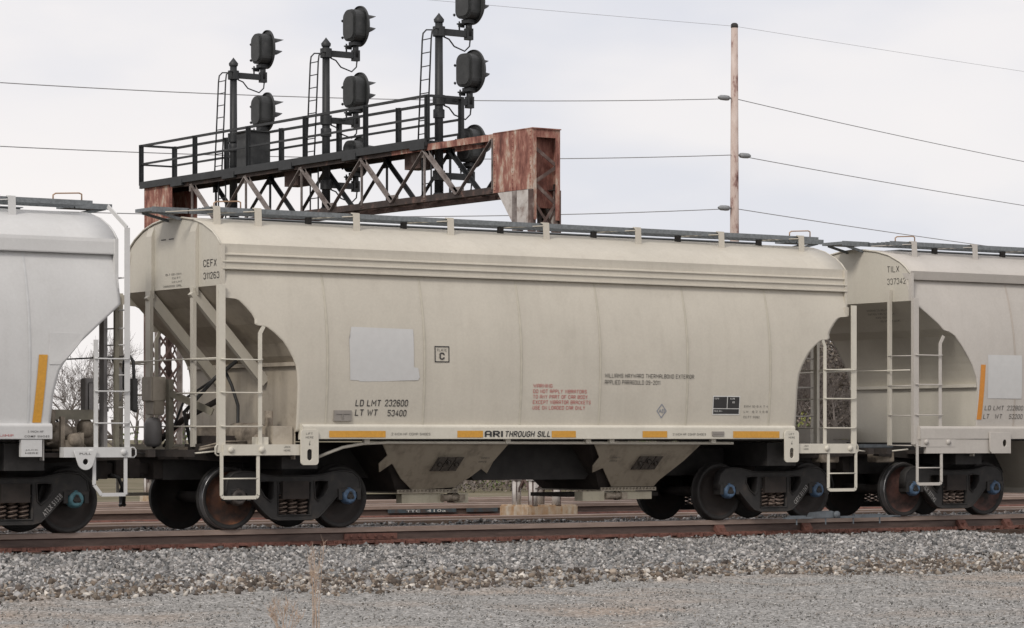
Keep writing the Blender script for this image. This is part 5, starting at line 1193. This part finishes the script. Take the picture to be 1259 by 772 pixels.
place_tree(PR[1], *ray(170, 160), .9, .3, 'bare tree seen in the gap between white and beige cars')
place_tree(PR[1], *ray(118, 190), 1.25, 3.4, 'slender bare tree behind the grey brake housing of the white car')
place_tree(PR[3], *ray(82, 200), 1.2, 5.1, 'bare tree seen just right of the orange stripe on the white car')
place_tree(PR[3], *ray(225, 185), 1.05, 4, 'bare tree seen through the lattice of the far bridge tower')
GL = 'bare grey brown tree in the wood showing right of the beige car'
k = 0
for px in range(930, 1100, 9):
    d = 112+random.uniform(-10, 22); place_tree(PR[k % 4], *ray(px, d), random.uniform(.62, .95), random.uniform(0, 6), GL, 'bare trees of the wood beyond the right hand gap'); k += 1
# brush, one mass of small leaves and stems
def leaves(name, blobs, n, size, pal, label):
    P = []; Cc = []
    for (x, y, z, rx, ry, rz, pi_, cnt) in blobs:
        q = rng.normal(size=(cnt, 3)); q /= np.linalg.norm(q, axis=1)[:, None]; q *= rng.random((cnt, 1))**.4
        cen = np.array([x, y, z])+q*np.array([rx, ry, rz])
        u = rng.normal(size=(cnt, 3)); u /= np.linalg.norm(u, axis=1)[:, None]; v = np.cross(u, rng.normal(size=(cnt, 3))); v /= np.linalg.norm(v, axis=1)[:, None]
        sz = rng.uniform(.5, 1.2, (cnt, 1))*size
        P.append(np.stack([cen-u*sz, cen+v*sz*.6, cen+u*sz, cen-v*sz*.6], 1)); Cc.append(np.array(pal)[pi_]*rng.uniform(.6, 1.35, (cnt, 1)))
    P = np.concatenate(P); Cc = np.concatenate(Cc); n = len(P)
    me = bpy.data.meshes.new(name); me.from_pydata(P.reshape(-1, 3).tolist(), [], np.arange(n*4).reshape(-1, 4).tolist())
    at_ = me.attributes.new('tint', 'FLOAT_COLOR', 'FACE'); at_.data.foreach_set('color', np.concatenate([Cc, np.ones((n, 1))], 1).ravel().astype(np.float32))
    me.materials.append(M['leaf']); o = bpy.data.objects.new(name, me); C.objects.link(o); return tag(o, label, 'brush', kind='stuff')
pal = [(.10, .125, .045), (.15, .125, .10), (.21, .17, .15), (.24, .25, .07), (.15, .13, .115), (.11, .095, .085)]
bl = []
for i in range(130):
    px = random.uniform(540, 1120); d = random.uniform(96, 132); x, y = ray(px, d); hgt_ = random.uniform(.6, 2.0)
    bl.append((x, y, -.45+hgt_*.6, random.uniform(1.2, 3), random.uniform(1, 2.4), hgt_, random.choice([0, 1, 2, 2, 4, 4]), 420))
for i in range(130):
    px = random.uniform(925, 1095); x, y = ray(px, random.uniform(118, 150)); bl.append((x, y, random.uniform(.8, 5.2), 1.9, 2.0, 1.6, random.choice([1, 2, 4, 4, 5, 5]), 700))
x, y = ray(1046, 108); bl.append((x, y, .95, .42, .5, .6, 3, 260))
x, y = ray(986, 106); bl.append((x, y, .6, .5, .5, .8, 0, 200)); x, y = ray(992, 106); bl.append((x, y, 1.8, .4, .4, .5, 3, 60))
for i in range(30):
    px = random.uniform(60, 250); x, y = ray(px, random.uniform(150, 190)); h_ = random.uniform(.4, .9); bl.append((x, y, -.4+h_, 2.5, 2, h_, random.choice([0, 2, 4]), 200))
for px in (165, 205, 222, 235): x, y = ray(px, 130); bl.append((x, y, .6, .9, 1.2, 1.4, 0, 160))
leaves('brush', bl, 0, .075, pal, 'leafless brown brush with fresh green shoots beyond the tracks')

# dry weeds in front of the camera
def weed(px, d, h, n, spread, label):
    x, y = ray(px, d); z0 = float(hgt(x, y)); mb = MB()
    for k in range(n):
        a = random.uniform(0, 6.28); s_ = random.uniform(.2, 1)*spread; hh = h*random.uniform(.55, 1.0); bx, by = random.uniform(-.04, .04)*spread*8, random.uniform(-.04, .04)
        pts = [(bx+math.cos(a)*s_*t_**1.6, by+math.sin(a)*s_*t_**1.6, hh*t_) for t_ in (0, .3, .6, .85, 1)]
        mb.tube(pts, [.0034, .0032, .0026, .002, .0008], 4, cap=False)
        for j in range(12):
            q = Vector(pts[2]).lerp(Vector(pts[4]), random.random()**.6); mb.tube([q, q+Vector((random.uniform(-.06, .06), random.uniform(-.05, .05), random.uniform(.03, .11)))], [.002, .0007], 3, cap=False)
    o = mb.build('dry_weed', M['dry'], fix=False); o.location = (x, y, z0); return tag(o, label, 'weed')
weed(388, 27.5, .98, 10, .12, 'tall dry weed stalk with a feathery top in the foreground')
weed(350, 27.2, .38, 15, .15, 'short dry grass tuft at the bottom edge, left of the tall stalk')
weed(820//10, 27.0, .12, 8, .06, 'tiny dry sprig at the bottom left on the gravel road')
